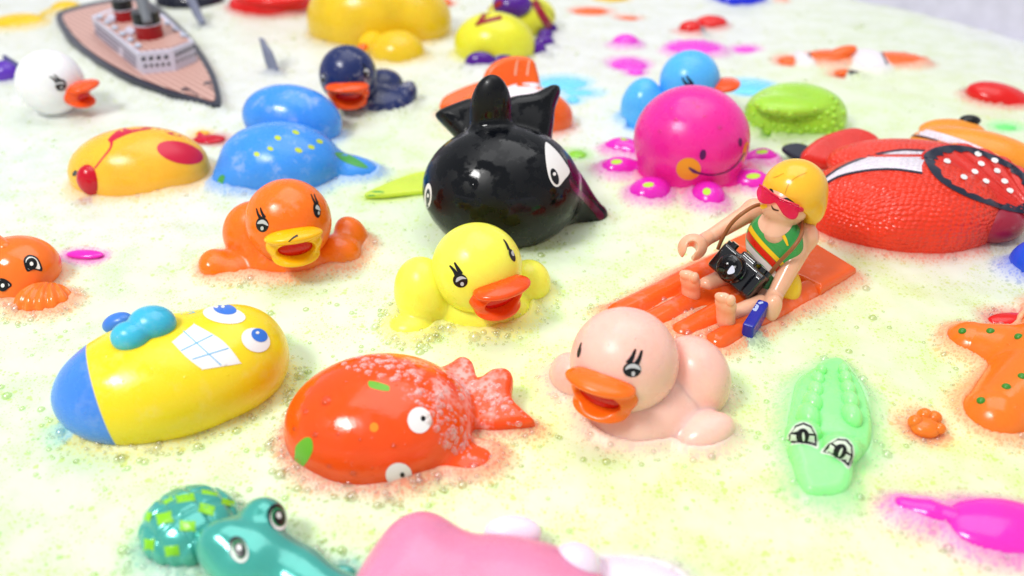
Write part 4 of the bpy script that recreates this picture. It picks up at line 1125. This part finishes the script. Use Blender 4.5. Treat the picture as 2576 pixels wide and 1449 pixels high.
# ------------------------------------------------------------------ camera and book
CAMB = vinyl('camera_black', (12, 14, 20), 0.12, 0, wet=0.4, bump=0.03, spec=0.6, coat=0.4)
T = Toy('toy_camera', 'small black toy camera hanging by a brown strap before the toy woman', 'toy camera', 1857, 790, water=False)
n = np.array([-0.55, -0.62, 0.56]); n /= np.linalg.norm(n)
u0 = np.array([0.80, -0.58, -0.16]); u0 = u0 - n * (u0 @ n); u0 /= np.linalg.norm(u0); v0 = np.cross(n, u0)
u1 = u0 * math.cos(math.radians(-14)) + v0 * math.sin(math.radians(-14)); v1 = np.cross(n, u1)
Mc = np.stack([u1, v1, n], 1); cc = T.p(1858, 683, 96)
w = lambda a, b, c: cc + Mc @ np.array([a, b, c], float)
cb = T.build([U(box_m(cc, (70, 37, 22), Mc, 8), 1, 'camera_body'), U(box_m(w(4, 38, 0), (24, 12, 18), Mc, 6), 5, 'camera_body'), U(box_m(w(58, -2, 14), (12, 30, 14), Mc, 7), 5, 'camera_body')], CAMB, 2.6)['camera_body']
V, F = tube_mesh([w(-8, -2, 16), w(-8, -2, 50), w(-8, -2, 52), w(-8, -2, 52), w(-8, -2, 34)], [34, 32, 30, 25, 24], T.k, 28)
ln = T.link('lens', new_mesh('lens', V, F, CAMB))
V, F = tube_mesh([w(-8, -2, 35.0), w(-8, -2, 37)], [24, 23.5], T.k, 24)
T.link('glass', new_mesh('glass', V, F, flat('lens_glass', (10, 14, 26), 0.05, spec=0.8, coat=1.0)), ln)
V, F = tube_mesh([w(-8, -2, 22), w(-8, -2, 27)], [37, 37], T.k, 28); T.link('lens_ring', new_mesh('lens_ring', V, F, CAMB), ln)
for a, b, r, h in ((-54, 40, 11, 9), (46, 40, 12, 8), (62, 36, 7, 12), (-66, 30, 8, 14)):
    V, F = tube_mesh([w(a, b - 4, -2), w(a, b + h, -2)], [r, r * 0.95], T.k, 14); T.link('knob', new_mesh('knob', V, F, CAMB, smooth=False))
T.tube('strap', [(1806, 626, 122), (1818, 598, 156), (1840, 562, 200), (1870, 535, 232), (1905, 516, 242), (1945, 514, 232)], 5.0, flat('strap_brown', (150, 92, 54), 0.4))
T.tube('strap', [(1928, 700, 84), (1958, 662, 138), (1996, 622, 192), (2016, 590, 216), (2018, 560, 226), (2010, 540, 226)], 5.0, MATS['strap_brown'])
T.dec('lens_glint', smooth([(1830, 684), (1842, 668), (1848, 676), (1847, 686), (1834, 690)]), flat('painted_glint', (206, 212, 230), 0.3), ln, off=0.8, grid=5)  # glint of light on the lens, painted on as a pale patch
BKV = vinyl('book_blue', (24, 40, 160), 0.22, 0.05, wet=0.4, bump=0.05); BKS = flat('book_side', (54, 84, 150), 0.35); BKP = flat('book_mark', (176, 190, 230), 0.3)
T = Toy('toy_book', 'thick blue toy book with pale marks on its spine held in the hand', 'toy book', 1898, 850, water=True)
Mb = _rot((0, -6, 58)); bc = T.p(1899, 812, 34)
bb = T.build([U(box_m(bc, (56, 15, 33), Mb, 5), 1, 'cover')], BKV, 2.6)['cover']
T.dec('spine_mark', [(1906, 762), (1917, 753), (1924, 755), (1920, 763), (1911, 766)], BKP, bb, off=0.6, grid=4)
T.dec('spine_mark', smooth([(1893, 778), (1900, 766), (1909, 770), (1902, 783)]), BKP, bb, off=0.6, grid=4)
T.dec('spine_mark', [(1876, 792), (1885, 782), (1888, 791)], BKP, bb, off=0.6, grid=4)

# ------------------------------------------------------------------ far toys, out of focus
FYV = vinyl('vinyl_warmyellow', (232, 194, 34), 0.3, 0.3, wet=0.3)
T = Toy('bath_toy', 'yellow bath toy of two smooth lobes joined by a thin neck near the ship stern', 'bath toy', 80, 60)
T.build([U(ell(T.p(48, 58, 6), (66, 44, 22), (0, 0, 12)), 1, 'lobe'), U(cap(T.p(95, 46, 4), T.p(150, 22, 4), 8, 8), 14, 'neck'), U(ell(T.p(165, 18, 6), (36, 28, 16), (0, 0, 20)), 10, 'lobe#2')], {'lobe': FYV, 'neck': FYV, 'lobe#2': FYV}, 4)
PURV = vinyl('vinyl_purple', (92, 48, 176), 0.22, 0.15, wet=0.3, bump=0.03)
T = Toy('bath_toy', 'purple bath toy with a dark blue peaked rim beside the white duck', 'bath toy', 15, 205)
T.lobe('body', 14, 184, 16, (36, 34, 32), PURV)
T.build([U(T.slab([(6, 140), (14, 139), (54, 164), (46, 172), (10, 156)], T.p(28, 158, 40), (0.2, -0.7, 0.7), 12, 4), 1, 'rim')], flat('rim_navy', (42, 36, 112), 0.3), 3.4)
T = Toy('bath_toy', 'glossy red boat shaped bath toy between the sharks and the large yellow duck', 'bath toy', 685, 30)
T.build([U(ell(T.p(684, 8, 12), (106, 82, 40), (0, 0, 6)), 1, 'hull'), U(ell(T.p(690, -10, 40), (90, 60, 18)), 10, 'hull')], REDB, 4.5)
T = Toy('rubber_duck', 'large golden yellow rubber duck seen from behind, cut off by the top edge', 'rubber duck', 950, 90, group='rubber ducks floating in the foam')
T.build([U(ell(T.p(930, 40, 50), (150, 110, 110)), 1, 'body'), U(ell(T.p(1060, 45, 40), (76, 100, 70), (0, 25, 0)), 40, 'wing'), U(ell(T.p(840, 60, 20), (60, 80, 80)), 30, 'wing#2')], {'body': FYV, 'wing': FYV, 'wing#2': FYV}, 5)
T = Toy('rubber_duck', 'small golden yellow rubber duck lying low in front of the large yellow duck', 'rubber duck', 1000, 150, group='rubber ducks floating in the foam')
T.build([U(ell(T.p(1000, 132, 14), (68, 62, 54), (0, 0, 0)), 1, 'body'), U(ell(T.p(940, 118, 12), (40, 40, 40)), 20, 'head')], {'body': FYV, 'head': FYV}, 4)
T.lobe('beak', 913, 118, 36, (14, 12, 9), BEAK, cell=3.2)
LYV = vinyl('vinyl_citron', (226, 224, 52), 0.3, 0.3, wet=0.3); MAR = vinyl('strap_maroon', (150, 16, 44), 0.3, 0.05, bump=0.0); PURL = vinyl('vinyl_violet', (80, 24, 140), 0.18, 0.1, wet=0.3, bump=0.0)
T = Toy('toy_crab', 'citron yellow toy crab with purple feet, purple cap and maroon straps', 'toy crab', 1275, 125)
T.build([U(ell(T.p(1244, 112, 26), (100, 78, 78), (0, 0, -8)), 1, 'shell'), U(ell(T.p(1310, 40, 40), (92, 80, 54)), 14, 'shell')], LYV, 4.6)
T.lobe('cap', 1288, 12, 84, (50, 42, 34), PURL)
T.dec('strap', stroke([(1340, -2), (1360, 32), (1388, 78)], [16, 20, 22]), MAR, off=1.0); T.dec('strap', stroke([(1196, 64), (1215, 55), (1262, 44)], [6, 10, 10]), MAR, off=1.0); T.dec('strap', stroke([(1200, 62), (1225, 32), (1262, 4)], [6, 12, 14]), MAR, off=1.0)
T.dec('strap', stroke([(1350, 0), (1378, 24), (1400, 52)], [2, 4, 3]), flat('seam_olive', (160, 160, 50), 0.4), off=1.2)
for x, y, r in ((1209, 157, (38, 26, 20)), (1262, 150, (30, 22, 15)), (1296, 140, (34, 26, 19)), (1346, 128, (28, 24, 20)), (1369, 108, (26, 22, 15)), (1372, 88, (20, 18, 12)), (1380, 73, (24, 20, 13))): T.lobe('foot', x, y, 11, (r[0], r[1] * 0.8, r[2] * 1.3), PURL, cell=3.4)
T = Toy('toy_crab', 'small glossy red toy crab with a silver button, beyond the magenta lobes', 'toy crab', 1765, 80)
T.lobe('claw', 1738, 72, 10, (30, 26, 20), REDB, cell=3.4); T.lobe('shell', 1790, 56, 8, (40, 34, 16), REDB, (0, 0, 6), cell=3.4); T.lobe('button', 1763, 76, 9, (11, 10, 10), flat('button_silver', (150, 152, 158), 0.25, metallic=0.6), cell=2.8)
T = Toy('bath_toy', 'deep blue shiny bath toy at the top edge beyond the red crab', 'bath toy', 1860, 5)
T.build([U(ell(T.p(1858, -6, 8), (70, 52, 26)), 1, 'dome')], vinyl('vinyl_deepblue', (18, 40, 214), 0.2, 0.1), 4.5)
T = Toy('toy_octopus', 'sunken magenta toy octopus with only head and arm lobes breaking the foam', 'toy octopus', 1740, 135)
MAGF = vinyl('vinyl_orchid', (232, 70, 210), 0.3, 0.3, wet=0.3)
T.lobe('head', 1746, 132, -4, (74, 56, 28), MAGF)
for x, y, z, r in ((1574, 110, 2, (36, 32, 24)), (1582, 168, -9, (46, 46, 16)), (1875, 128, -6, (30, 18, 10)), (1600, 182, -2, (18, 16, 8))): T.lobe('arm', x, y, z, r, MAGF, cell=3.6)
SKF = vinyl('vinyl_paleblue', (120, 214, 252), 0.3, 0.3)
T = Toy('bath_toy', 'pale blue sunken bath toy barely breaking the foam beside the small clownfish fin', 'bath toy', 1425, 225)
T.build([U(ell(T.p(1418, 212, -8), (62, 44, 10)), 1, 'back'), U(ell(T.p(1465, 238, -8), (46, 26, 8), (0, 0, -20)), 8, 'back')], SKF, 3.6); T.lobe('fin', 1442, 250, -4, (14, 22, 7), SKF, cell=3.4)
T = Toy('bath_toy', 'pale blue sunken bath toy between the light blue duck and lime turtle', 'bath toy', 1885, 222)
T.build([U(ell(T.p(1882, 220, -5), (66, 50, 12)), 1, 'back')], SKF, 3.8)
T = Toy('bath_toy', 'orange sunken bath toy barely breaking the foam right of the yellow crab', 'bath toy', 1490, 35)
T.build([U(ell(T.p(1486, 32, -6), (46, 30, 11)), 1, 'back'), U(ell(T.p(1580, 50, -8), (26, 16, 7)), 4, 'fin')], {'back': CLO, 'fin': CLO}, 3.8)
T = Toy('bath_toy', 'yellow sunken bath toy touching the top edge', 'bath toy', 1535, 0)
T.build([U(ell(T.p(1535, -4, -4), (44, 30, 11)), 1, 'back')], FYV, 3.8)
T = Toy('bath_toy', 'orange red bath toy peeping out behind the large yellow duck', 'bath toy', 1110, 8)
T.build([U(ell(T.p(1108, 6, 2), (28, 22, 12)), 1, 'back')], CLO, 3.6)
T = Toy('toy_clownfish', 'flat orange toy clownfish with two white bands, floating on its side far off', 'toy fish', 2130, 165, group='toy clownfish')
T.lobe('tail', 1990, 154, -2, (32, 24, 12), CLO, cell=3.6); T.lobe('tail_band', 2020, 152, 2, (19, 40, 16), WHP, cell=3.4)
T.build([U(ell(T.p(2085, 148, 4), (62, 44, 20)), 1, 'body'), U(ell(T.p(2250, 154, 2), (82, 46, 20), (0, 0, -4)), 1, 'snout')], {'body': CLO, 'snout': CLO}, 3.8)
T.lobe('head_band', 2186, 154, 4, (46, 66, 24), WHP, cell=3.6)
T.lobe('top_fin', 2112, 136, 16, (46, 22, 16), CLO, (0, -18, 10), cell=3.4); T.lobe('side_fin', 2124, 183, 2, (24, 14, 9), CLO, cell=3.2); T.lobe('fin_tip', 2148, 186, 4, (20, 11, 8), INK, (0, 0, -24), cell=3.0)
T.dec('band_edge', stroke([(2036, 134), (2041, 150), (2038, 166)], 5), DKE, off=0.8, grid=4); T.dec('band_edge', stroke([(2215, 126), (2226, 150), (2240, 182)], 4), DKE, off=0.8, grid=4)
T = Toy('bath_toy', 'thin red and blue tip of a bath toy at the far edge', 'bath toy', 1968, 5)
T.build([U(ell(T.p(1966, 0, 2), (10, 12, 18)), 1, 'tip')], CLO, 3.0)

# ------------------------------------------------------------------ tub, water and foam
def superell(cx, cy, a, b, n, e=2.9):
    o = []
    for i in range(n):
        t = 2 * math.pi * i / n; c, s = math.cos(t), math.sin(t)
        o.append((cx + a * abs(c) ** (2 / e) * (1 if c >= 0 else -1), cy + b * abs(s) ** (2 / e) * (1 if s >= 0 else -1)))
    return o


TUB = (-0.20, 0.40, 0.655, 0.535)
prof = [(-0.09, -0.14), (-0.03, -0.10), (0.0, 0.0), (0.008, 0.05), (0.02, 0.12), (0.03, 0.155), (0.05, 0.17), (0.09, 0.173), (0.12, 0.165), (0.125, 0.14)]
V, Fc = [], []
n = 160
for off, z in prof:
    V += [(x, y, z) for x, y in superell(TUB[0], TUB[1], TUB[2] + off, TUB[3] + off, n)]
for i in range(len(prof) - 1):
    for j in range(n):
        a, b = i * n + j, i * n + (j + 1) % n
        Fc.append([a, a + n, b + n, b])
Fc.append(list(range(n)))
enamel = vinyl('bathtub_enamel', (206, 204, 220), 0.18, 0, wet=0.3, bump=0.02, spec=0.5)
tub = bpy.data.objects.new('bathtub', new_mesh('bathtub', V, Fc, enamel)); COL.objects.link(tub)
tub['label'] = 'glossy white bathtub whose far rim shows in the top corner'; tub['category'] = 'bathtub'

wm = bpy.data.materials.new('bath_water'); nt, N, L, P = nodes_of(wm)
P.inputs['Base Color'].default_value = srgb(222, 246, 70); P.inputs['Roughness'].default_value = 0.12
wn = N.new('ShaderNodeTexNoise'); wn.inputs['Scale'].default_value = 60; wb = N.new('ShaderNodeBump'); wb.inputs['Strength'].default_value = 0.2
L.new(wn.outputs[0], wb.inputs['Height']); L.new(wb.outputs[0], P.inputs['Normal'])
V = [(x, y, -0.012) for x, y in superell(TUB[0], TUB[1], TUB[2] - 0.004, TUB[3] - 0.004, n)]
wo = bpy.data.objects.new('bath_water', new_mesh('bath_water', V, [list(range(n))], wm)); COL.objects.link(wo); wo['kind'] = 'structure'

# everything that floats, as one tree for distance queries
Vs, Fs, nb, FC = [], [], 0, []
root_of = lambda o: o if o.parent is None else root_of(o.parent)
TOP = {}
for o in ALL:
    v = np.empty(len(o.data.vertices) * 3); o.data.vertices.foreach_get('co', v)
    rn = root_of(o).name; TOP[rn] = max(TOP.get(rn, -1), float(v.reshape(-1, 3)[:, 2].max()))
for o in ALL:
    me = o.data
    v = np.empty(len(me.vertices) * 3); me.vertices.foreach_get('co', v); v = v.reshape(-1, 3)
    base = Vector((0, 0, 0)); q = o.parent
    while q is not None: base += q.location; q = q.parent
    v = v + np.array(base)
    z = v[:, 2]
    keep = [list(p.vertices) for p in me.polygons]
    keep = [f for f in keep if min(z[i] for i in f) < 0.006]
    mt = me.materials[0]; rgb_ = list(mt.get('glow_rgb', (0.8, 0.8, 0.8)))
    FC += [rgb_ + [float(TOP[root_of(o).name] < 0.0062 or z.max() < 0.0035)]] * len(keep)
    Vs.append(v); Fs += [[i + nb for i in f] for f in keep]; nb += len(v)
WATERLINE = BVHTree.FromPolygons(np.concatenate(Vs).tolist(), Fs) if Vs else None

TINTS = [(100, 60, 230, 230, 230), (60, 400, 228, 232, 228), (60, 900, 228, 242, 205), (100, 1300, 226, 242, 196), (300, 720, 226, 238, 205), (650, 250, 236, 233, 238),  # dye colour of the foam by place, with some coloured light painted in
         (450, 780, 238, 248, 215), (1000, 450, 232, 242, 205), (900, 800, 242, 250, 222), (1300, 1000, 248, 255, 178), (1450, 620, 246, 250, 224), (1560, 680, 242, 252, 200),
         (1500, 330, 242, 242, 242), (1400, 150, 238, 236, 240), (1700, 80, 238, 238, 240), (2300, 80, 230, 238, 216), (2200, 250, 236, 244, 208), (2250, 780, 244, 240, 190),
         (2300, 900, 242, 250, 188), (1900, 1300, 240, 255, 180), (2100, 1350, 242, 255, 186), (1750, 1380, 240, 255, 172), (2250, 1420, 254, 228, 204), (2450, 1440, 252, 226, 206),
         (1400, 1230, 252, 250, 205), (1000, 1280, 240, 247, 200), (2500, 60, 228, 226, 236), (2400, 1130, 246, 250, 172), (1900, 880, 242, 247, 196), (2450, 650, 238, 228, 226),
         (450, 1180, 236, 246, 205), (200, 1160, 232, 246, 198), (700, 1250, 240, 244, 214), (1350, 800, 246, 254, 200), (2150, 1300, 250, 236, 200), (380, 560, 236, 226, 232)]
TP = np.array([[*at(t[0], t[1])][:2] for t in TINTS]); TCc = np.array([[c for c in srgb(*t[2:])[:3]] for t in TINTS])


def foam_z(x, y):
    a = noise.noise(Vector((x * 22, y * 22, 3.1))) * 0.0016 + noise.noise(Vector((x * 70, y * 70, 7.7))) * 0.0007
    return a + noise.noise(Vector((x * 260, y * 260, 1.7))) * 0.00022


NR, NC = 560, 800
ys = np.geomspace(0.07, 0.98, NR); us = np.linspace(-1, 1, NC)
us = 0.66 * us + 0.54 * us ** 3
Xg = np.outer(0.95 * (0.10 + ys), us); Yg = np.repeat(ys[:, None], NC, 1)
inside = (np.abs((Xg - TUB[0]) / (TUB[2] + 0.006)) ** 2.9 + np.abs((Yg - TUB[1]) / (TUB[3] + 0.006)) ** 2.9) < 1
xs_, ys_ = Xg.reshape(-1), Yg.reshape(-1)
Z = np.zeros(len(xs_)); thin = np.zeros(len(xs_)); toy_glow = np.ones((len(xs_), 3)) * 0.8
insf = inside.reshape(-1)
REACH = 0.0125
for i in np.nonzero(insf)[0]:
    x, y = float(xs_[i]), float(ys_[i])
    z = foam_z(x, y)
    if WATERLINE:
        r = WATERLINE.find_nearest((x, y, 0.0), REACH)
        if r[0] is not None:
            d = r[3]
            nf = 0.55 + 0.9 * (noise.noise(Vector((x * 45, y * 45, 9.0))) * 0.5 + 0.5) ** 1.3
            t = max(0.0, 1 - d / (REACH * min(1.0, nf * 0.8)))
            u3 = FC[r[2]]; lum = 0.2126 * u3[0] + 0.7152 * u3[1] + 0.0722 * u3[2]
            thin[i] = t * min(1.0, 0.25 + lum * 6)  # nearness to a toy sets how strongly its glow is painted
            toy_glow[i] = [c * 0.86 + 0.14 * w_ for c, w_ in zip(u3[:3], (0.92, 0.94, 0.85))]  # toy colour painted into the opaque foam as a glow around it
            z += (0.0060 * t ** 2.4 * (0.15 + nf * 0.65)) if u3[3] < 0.5 else -0.0012 * t
    Z[i] = z
d2 = ((xs_[:, None] - TP[None, :, 0]) ** 2 + (ys_[:, None] - TP[None, :, 1]) ** 2)
wgt = 1 / (d2 + 0.0007) ** 1.6
tint = (wgt @ TCc) / wgt.sum(1, keepdims=True) * (np.array([0.785, 0.93, 0.84]) + np.clip((ys_ - 0.30) / 0.35, 0, 1)[:, None] * np.array([0.085, -0.04, 0.02]))
okv = insf.reshape(NR, NC)
okq = okv[:-1, :-1] & okv[1:, :-1] & okv[:-1, 1:] & okv[1:, 1:]
ii = np.argwhere(okq); base = ii[:, 0] * NC + ii[:, 1]
Fq = np.stack([base, base + 1, base + NC + 1, base + NC], 1)
used, inv = np.unique(Fq.reshape(-1), return_inverse=True)
fme = bpy.data.meshes.new('bath_foam')
co = np.stack([xs_, ys_, Z], 1)[used]
fq = inv.reshape(-1, 4)
fme.vertices.add(len(co)); fme.vertices.foreach_set('co', co.reshape(-1))
fme.loops.add(fq.size); fme.loops.foreach_set('vertex_index', fq.reshape(-1).astype(np.int32))
fme.polygons.add(len(fq)); fme.polygons.foreach_set('loop_start', np.arange(0, fq.size, 4, dtype=np.int32))
fme.update(calc_edges=True)
fme.polygons.foreach_set('use_smooth', np.ones(len(fq), bool))
ca = fme.color_attributes.new('tint', 'FLOAT_COLOR', 'POINT')
ca.data.foreach_set('color', np.concatenate([tint[used], np.ones((len(used), 1))], 1).reshape(-1))
cb_ = fme.color_attributes.new('toy_glow', 'FLOAT_COLOR', 'POINT')
cb_.data.foreach_set('color', np.concatenate([toy_glow[used], np.ones((len(used), 1))], 1).reshape(-1))
ta = fme.attributes.new('thin', 'FLOAT', 'POINT'); ta.data.foreach_set('value', thin[used])

fm = bpy.data.materials.new('soap_foam'); nt, N, L, P = nodes_of(fm)
fme.materials.append(fm)
tc = N.new('ShaderNodeTexCoord'); mp = N.new('ShaderNodeMapping'); mp.inputs['Scale'].default_value = (100, 100, 100); L.new(tc.outputs['Object'], mp.inputs['Vector'])
at_t = N.new('ShaderNodeAttribute'); at_t.attribute_name = 'tint'
at_h = N.new('ShaderNodeAttribute'); at_h.attribute_name = 'thin'


def M_(op, a, b=None, c=None, clamp=False):
    nd = N.new('ShaderNodeMath'); nd.operation = op; nd.use_clamp = clamp
    for i, v in enumerate((a, b, c)):
        if v is None: continue
        if isinstance(v, (int, float)): nd.inputs[i].default_value = v
        else: L.new(v, nd.inputs[i])
    return nd.outputs[0]


pn = N.new('ShaderNodeTexNoise'); pn.inputs['Scale'].default_value = 0.55; pn.inputs['Detail'].default_value = 3; L.new(mp.outputs[0], pn.inputs['Vector'])
patch = N.new('ShaderNodeMapRange'); patch.inputs[1].default_value = 0.40; patch.inputs[2].default_value = 0.66; L.new(pn.outputs[0], patch.inputs[0])
holes, pits = [], []
for sc_, rad, p_far, p_near in ((2.6, 0.36, 0.18, 0.60), (5.5, 0.42, 0.36, 0.9), (11.0, 0.44, 0.42, 1.0)):
    vo = N.new('ShaderNodeTexVoronoi'); vo.inputs['Scale'].default_value = sc_; L.new(mp.outputs[0], vo.inputs['Vector']); vo.voronoi_dimensions = '2D'
    se = N.new('ShaderNodeSeparateColor'); L.new(vo.outputs['Color'], se.inputs[0])
    pf = M_('MULTIPLY', patch.outputs[0], p_far)
    pr = M_('MULTIPLY_ADD', at_h.outputs['Fac'], p_near - p_far * 0.5, pf)
    active = M_('LESS_THAN', se.outputs[0], pr)
    rr = M_('MULTIPLY_ADD', se.outputs[1], rad * 0.6, rad * 0.4)
    h = N.new('ShaderNodeMapRange'); h.interpolation_type = 'SMOOTHSTEP'
    L.new(M_('SUBTRACT', rr, vo.outputs['Distance']), h.inputs[0]); h.inputs[1].default_value = -0.03; h.inputs[2].default_value = 0.10
    holes.append(M_('MULTIPLY', h.outputs[0], active))
hole = M_('MAXIMUM', M_('MAXIMUM', holes[0], holes[1]), holes[2])
# colour: pale film; open bubbles take the yellow-green bath colour; each toy's glow is painted in around it
at_u = N.new('ShaderNodeAttribute'); at_u.attribute_name = 'toy_glow'
bath = N.new('ShaderNodeMix'); bath.data_type = 'RGBA'; bath.blend_type = 'MULTIPLY'; bath.inputs['Factor'].default_value = 1.0
L.new(at_t.outputs['Color'], bath.inputs['A']); bath.inputs['B'].default_value = (0.78, 0.86, 0.18, 1)
pit_mix = N.new('ShaderNodeMix'); pit_mix.data_type = 'RGBA'
L.new(M_('MULTIPLY', at_h.outputs['Fac'], 1.5, clamp=True), pit_mix.inputs['Factor']); L.new(bath.outputs['Result'], pit_mix.inputs['A']); L.new(at_u.outputs['Color'], pit_mix.inputs['B'])
flm = N.new('ShaderNodeMix'); flm.data_type = 'RGBA'
L.new(M_('MULTIPLY', M_('POWER', at_h.outputs['Fac'], 1.6), 0.80), flm.inputs['Factor']); fz = N.new('ShaderNodeMix'); fz.data_type = 'RGBA'; L.new(M_('MULTIPLY_ADD', patch.outputs[0], -0.36, 0.36), fz.inputs['Factor']); L.new(at_t.outputs['Color'], fz.inputs['A']); fz.inputs['B'].default_value = (0.84, 0.87, 0.80, 1)
L.new(fz.outputs['Result'], flm.inputs['A']); L.new(at_u.outputs['Color'], flm.inputs['B'])
dk = N.new('ShaderNodeMix'); dk.data_type = 'RGBA'
L.new(M_('MULTIPLY', hole, M_('MULTIPLY_ADD', at_h.outputs['Fac'], -0.05, 0.62)), dk.inputs['Factor']); L.new(flm.outputs['Result'], dk.inputs['A']); L.new(pit_mix.outputs['Result'], dk.inputs['B'])
L.new(dk.outputs['Result'], P.inputs['Base Color'])
P.inputs['Roughness'].default_value = 0.38; P.inputs['Specular IOR Level'].default_value = 0.4
P.inputs['Subsurface Weight'].default_value = 0.55; P.inputs['Subsurface Radius'].default_value = (1.0, 0.95, 0.85); P.inputs['Subsurface Scale'].default_value = 0.006
bh = M_('MULTIPLY_ADD', hole, -1.0, M_('MULTIPLY', pn.outputs[0], 0.5))
fn = N.new('ShaderNodeTexVoronoi'); fn.inputs['Scale'].default_value = 26; L.new(mp.outputs[0], fn.inputs['Vector'])
bh = M_('MULTIPLY_ADD', fn.outputs['Distance'], -0.5, bh)
bp = N.new('ShaderNodeBump'); bp.inputs['Strength'].default_value = 0.18; bp.inputs['Distance'].default_value = 0.0004
L.new(M_('MULTIPLY', bh, M_('MULTIPLY_ADD', at_h.outputs['Fac'], -0.85, 1.0)), bp.inputs['Height']); L.new(bp.outputs[0], P.inputs['Normal'])
foam = bpy.data.objects.new('bath_foam', fme); COL.objects.link(foam); foam['kind'] = 'stuff'

# bubbles: single domes standing in the foam, thick along the edges of the toys
TOPS = BVHTree.FromPolygons(np.concatenate(Vs).tolist(), Fs) if Vs else None
segs, rings = 8, 3
tv = [(0, 0, 1.0)]
for r in range(1, rings + 1):
    a = math.pi / 2 * r / rings
    tv += [(math.sin(a) * math.cos(2 * math.pi * j / segs), math.sin(a) * math.sin(2 * math.pi * j / segs), math.cos(a)) for j in range(segs)]
tf = [[0, 1 + j, 1 + (j + 1) % segs] for j in range(segs)]
for r in range(rings - 1):
    for j in range(segs):
        a = 1 + r * segs + j; b = 1 + r * segs + (j + 1) % segs
        tf += [[a, a + segs, b + segs], [a, b + segs, b]]
tv, tf = np.array(tv), np.array(tf)
rng = np.random.default_rng(5)
pts, src = [], []
cand = np.nonzero(insf & (ys_ > 0.13) & (ys_ < 0.80) & (np.abs(xs_) < 0.62 * (0.1 + ys_)))[0]
area_w = (ys_[cand] + 0.1) ** 2 * (1 + 2.0 * (ys_[cand] < 0.34) + 3.0 * ((ys_[cand] < 0.36) & (xs_[cand] < -0.03)))
lum = thin[cand]
pp = area_w * (0.018 + 1.0 * np.clip(lum, 0, 1) ** 0.7 * (lum < 0.93)); pp /= pp.sum()
pick = rng.choice(cand, size=11000, p=pp)
for i in pick:
    x = xs_[i] + rng.normal(0, 0.0012); y = ys_[i] + rng.normal(0, 0.0012)
    r = min(0.0030, (0.00045 if thin[i] > 0.1 else 0.0006) * math.exp(abs(rng.normal(0, 0.62))))
    if y > 0.34 or x > 0.0: r *= 0.78
    pts.append((x, y, Z[i] - r * 0.25, r)); src.append(i)
pts = np.array(pts)
BV = (tv[None] * pts[:, 3][:, None, None] + pts[:, None, :3]).reshape(-1, 3)
BF = (tf[None] + (np.arange(len(pts)) * len(tv))[:, None, None]).reshape(-1, 3)
bme = bpy.data.meshes.new('soap_bubbles')
bme.vertices.add(len(BV)); bme.vertices.foreach_set('co', BV.reshape(-1))
bme.loops.add(BF.size); bme.loops.foreach_set('vertex_index', BF.reshape(-1).astype(np.int32))
bme.polygons.add(len(BF)); bme.polygons.foreach_set('loop_start', np.arange(0, BF.size, 3, dtype=np.int32))
bme.update(calc_edges=True); bme.polygons.foreach_set('use_smooth', np.ones(len(BF), bool))
src = np.array(src); w_ = np.clip(thin[src] * 1.5, 0, 1)[:, None]
bc_ = (1 - w_) * np.array([0.90, 0.95, 0.72]) + w_ * (0.92 + 0.08 * toy_glow[src])
cb2 = bme.color_attributes.new('tint', 'FLOAT_COLOR', 'POINT')
cb2.data.foreach_set('color', np.repeat(np.concatenate([bc_, np.ones((len(bc_), 1))], 1), len(tv), 0).reshape(-1))
bm_ = bpy.data.materials.new('bubble_film'); nt, N, L, P = nodes_of(bm_)
N.remove(P)
tr = N.new('ShaderNodeBsdfTransparent'); ba = N.new('ShaderNodeAttribute'); ba.attribute_name = 'tint'; L.new(ba.outputs['Color'], tr.inputs[0])
gl = N.new('ShaderNodeBsdfGlossy'); gl.inputs['Roughness'].default_value = 0.28
df = N.new('ShaderNodeBsdfDiffuse'); df.inputs[0].default_value = (0.95, 0.95, 0.93, 1)
lw = N.new('ShaderNodeLayerWeight'); lw.inputs['Blend'].default_value = 0.35
m1 = N.new('ShaderNodeMixShader'); m2 = N.new('ShaderNodeMixShader')
fr = N.new('ShaderNodeFresnel'); fr.inputs[0].default_value = 1.38
pw = N.new('ShaderNodeMath'); pw.operation = 'POWER'; L.new(lw.outputs['Facing'], pw.inputs[0]); pw.inputs[1].default_value = 3.0
ms = N.new('ShaderNodeMath'); ms.operation = 'MULTIPLY'; L.new(pw.outputs[0], ms.inputs[0]); ms.inputs[1].default_value = 0.30
L.new(ms.outputs[0], m1.inputs[0]); L.new(tr.outputs[0], m1.inputs[1]); L.new(df.outputs[0], m1.inputs[2])
fa = N.new('ShaderNodeMath'); fa.operation = 'MULTIPLY_ADD'; L.new(fr.outputs[0], fa.inputs[0]); fa.inputs[1].default_value = 0.10; fa.inputs[2].default_value = 0.16
L.new(fa.outputs[0], m2.inputs[0]); L.new(m1.outputs[0], m2.inputs[1]); L.new(gl.outputs[0], m2.inputs[2])
L.new(m2.outputs[0], nt.nodes['Material Output'].inputs['Surface'])
bme.materials.append(bm_)
bo = bpy.data.objects.new('soap_bubbles', bme); COL.objects.link(bo); bo['kind'] = 'stuff'
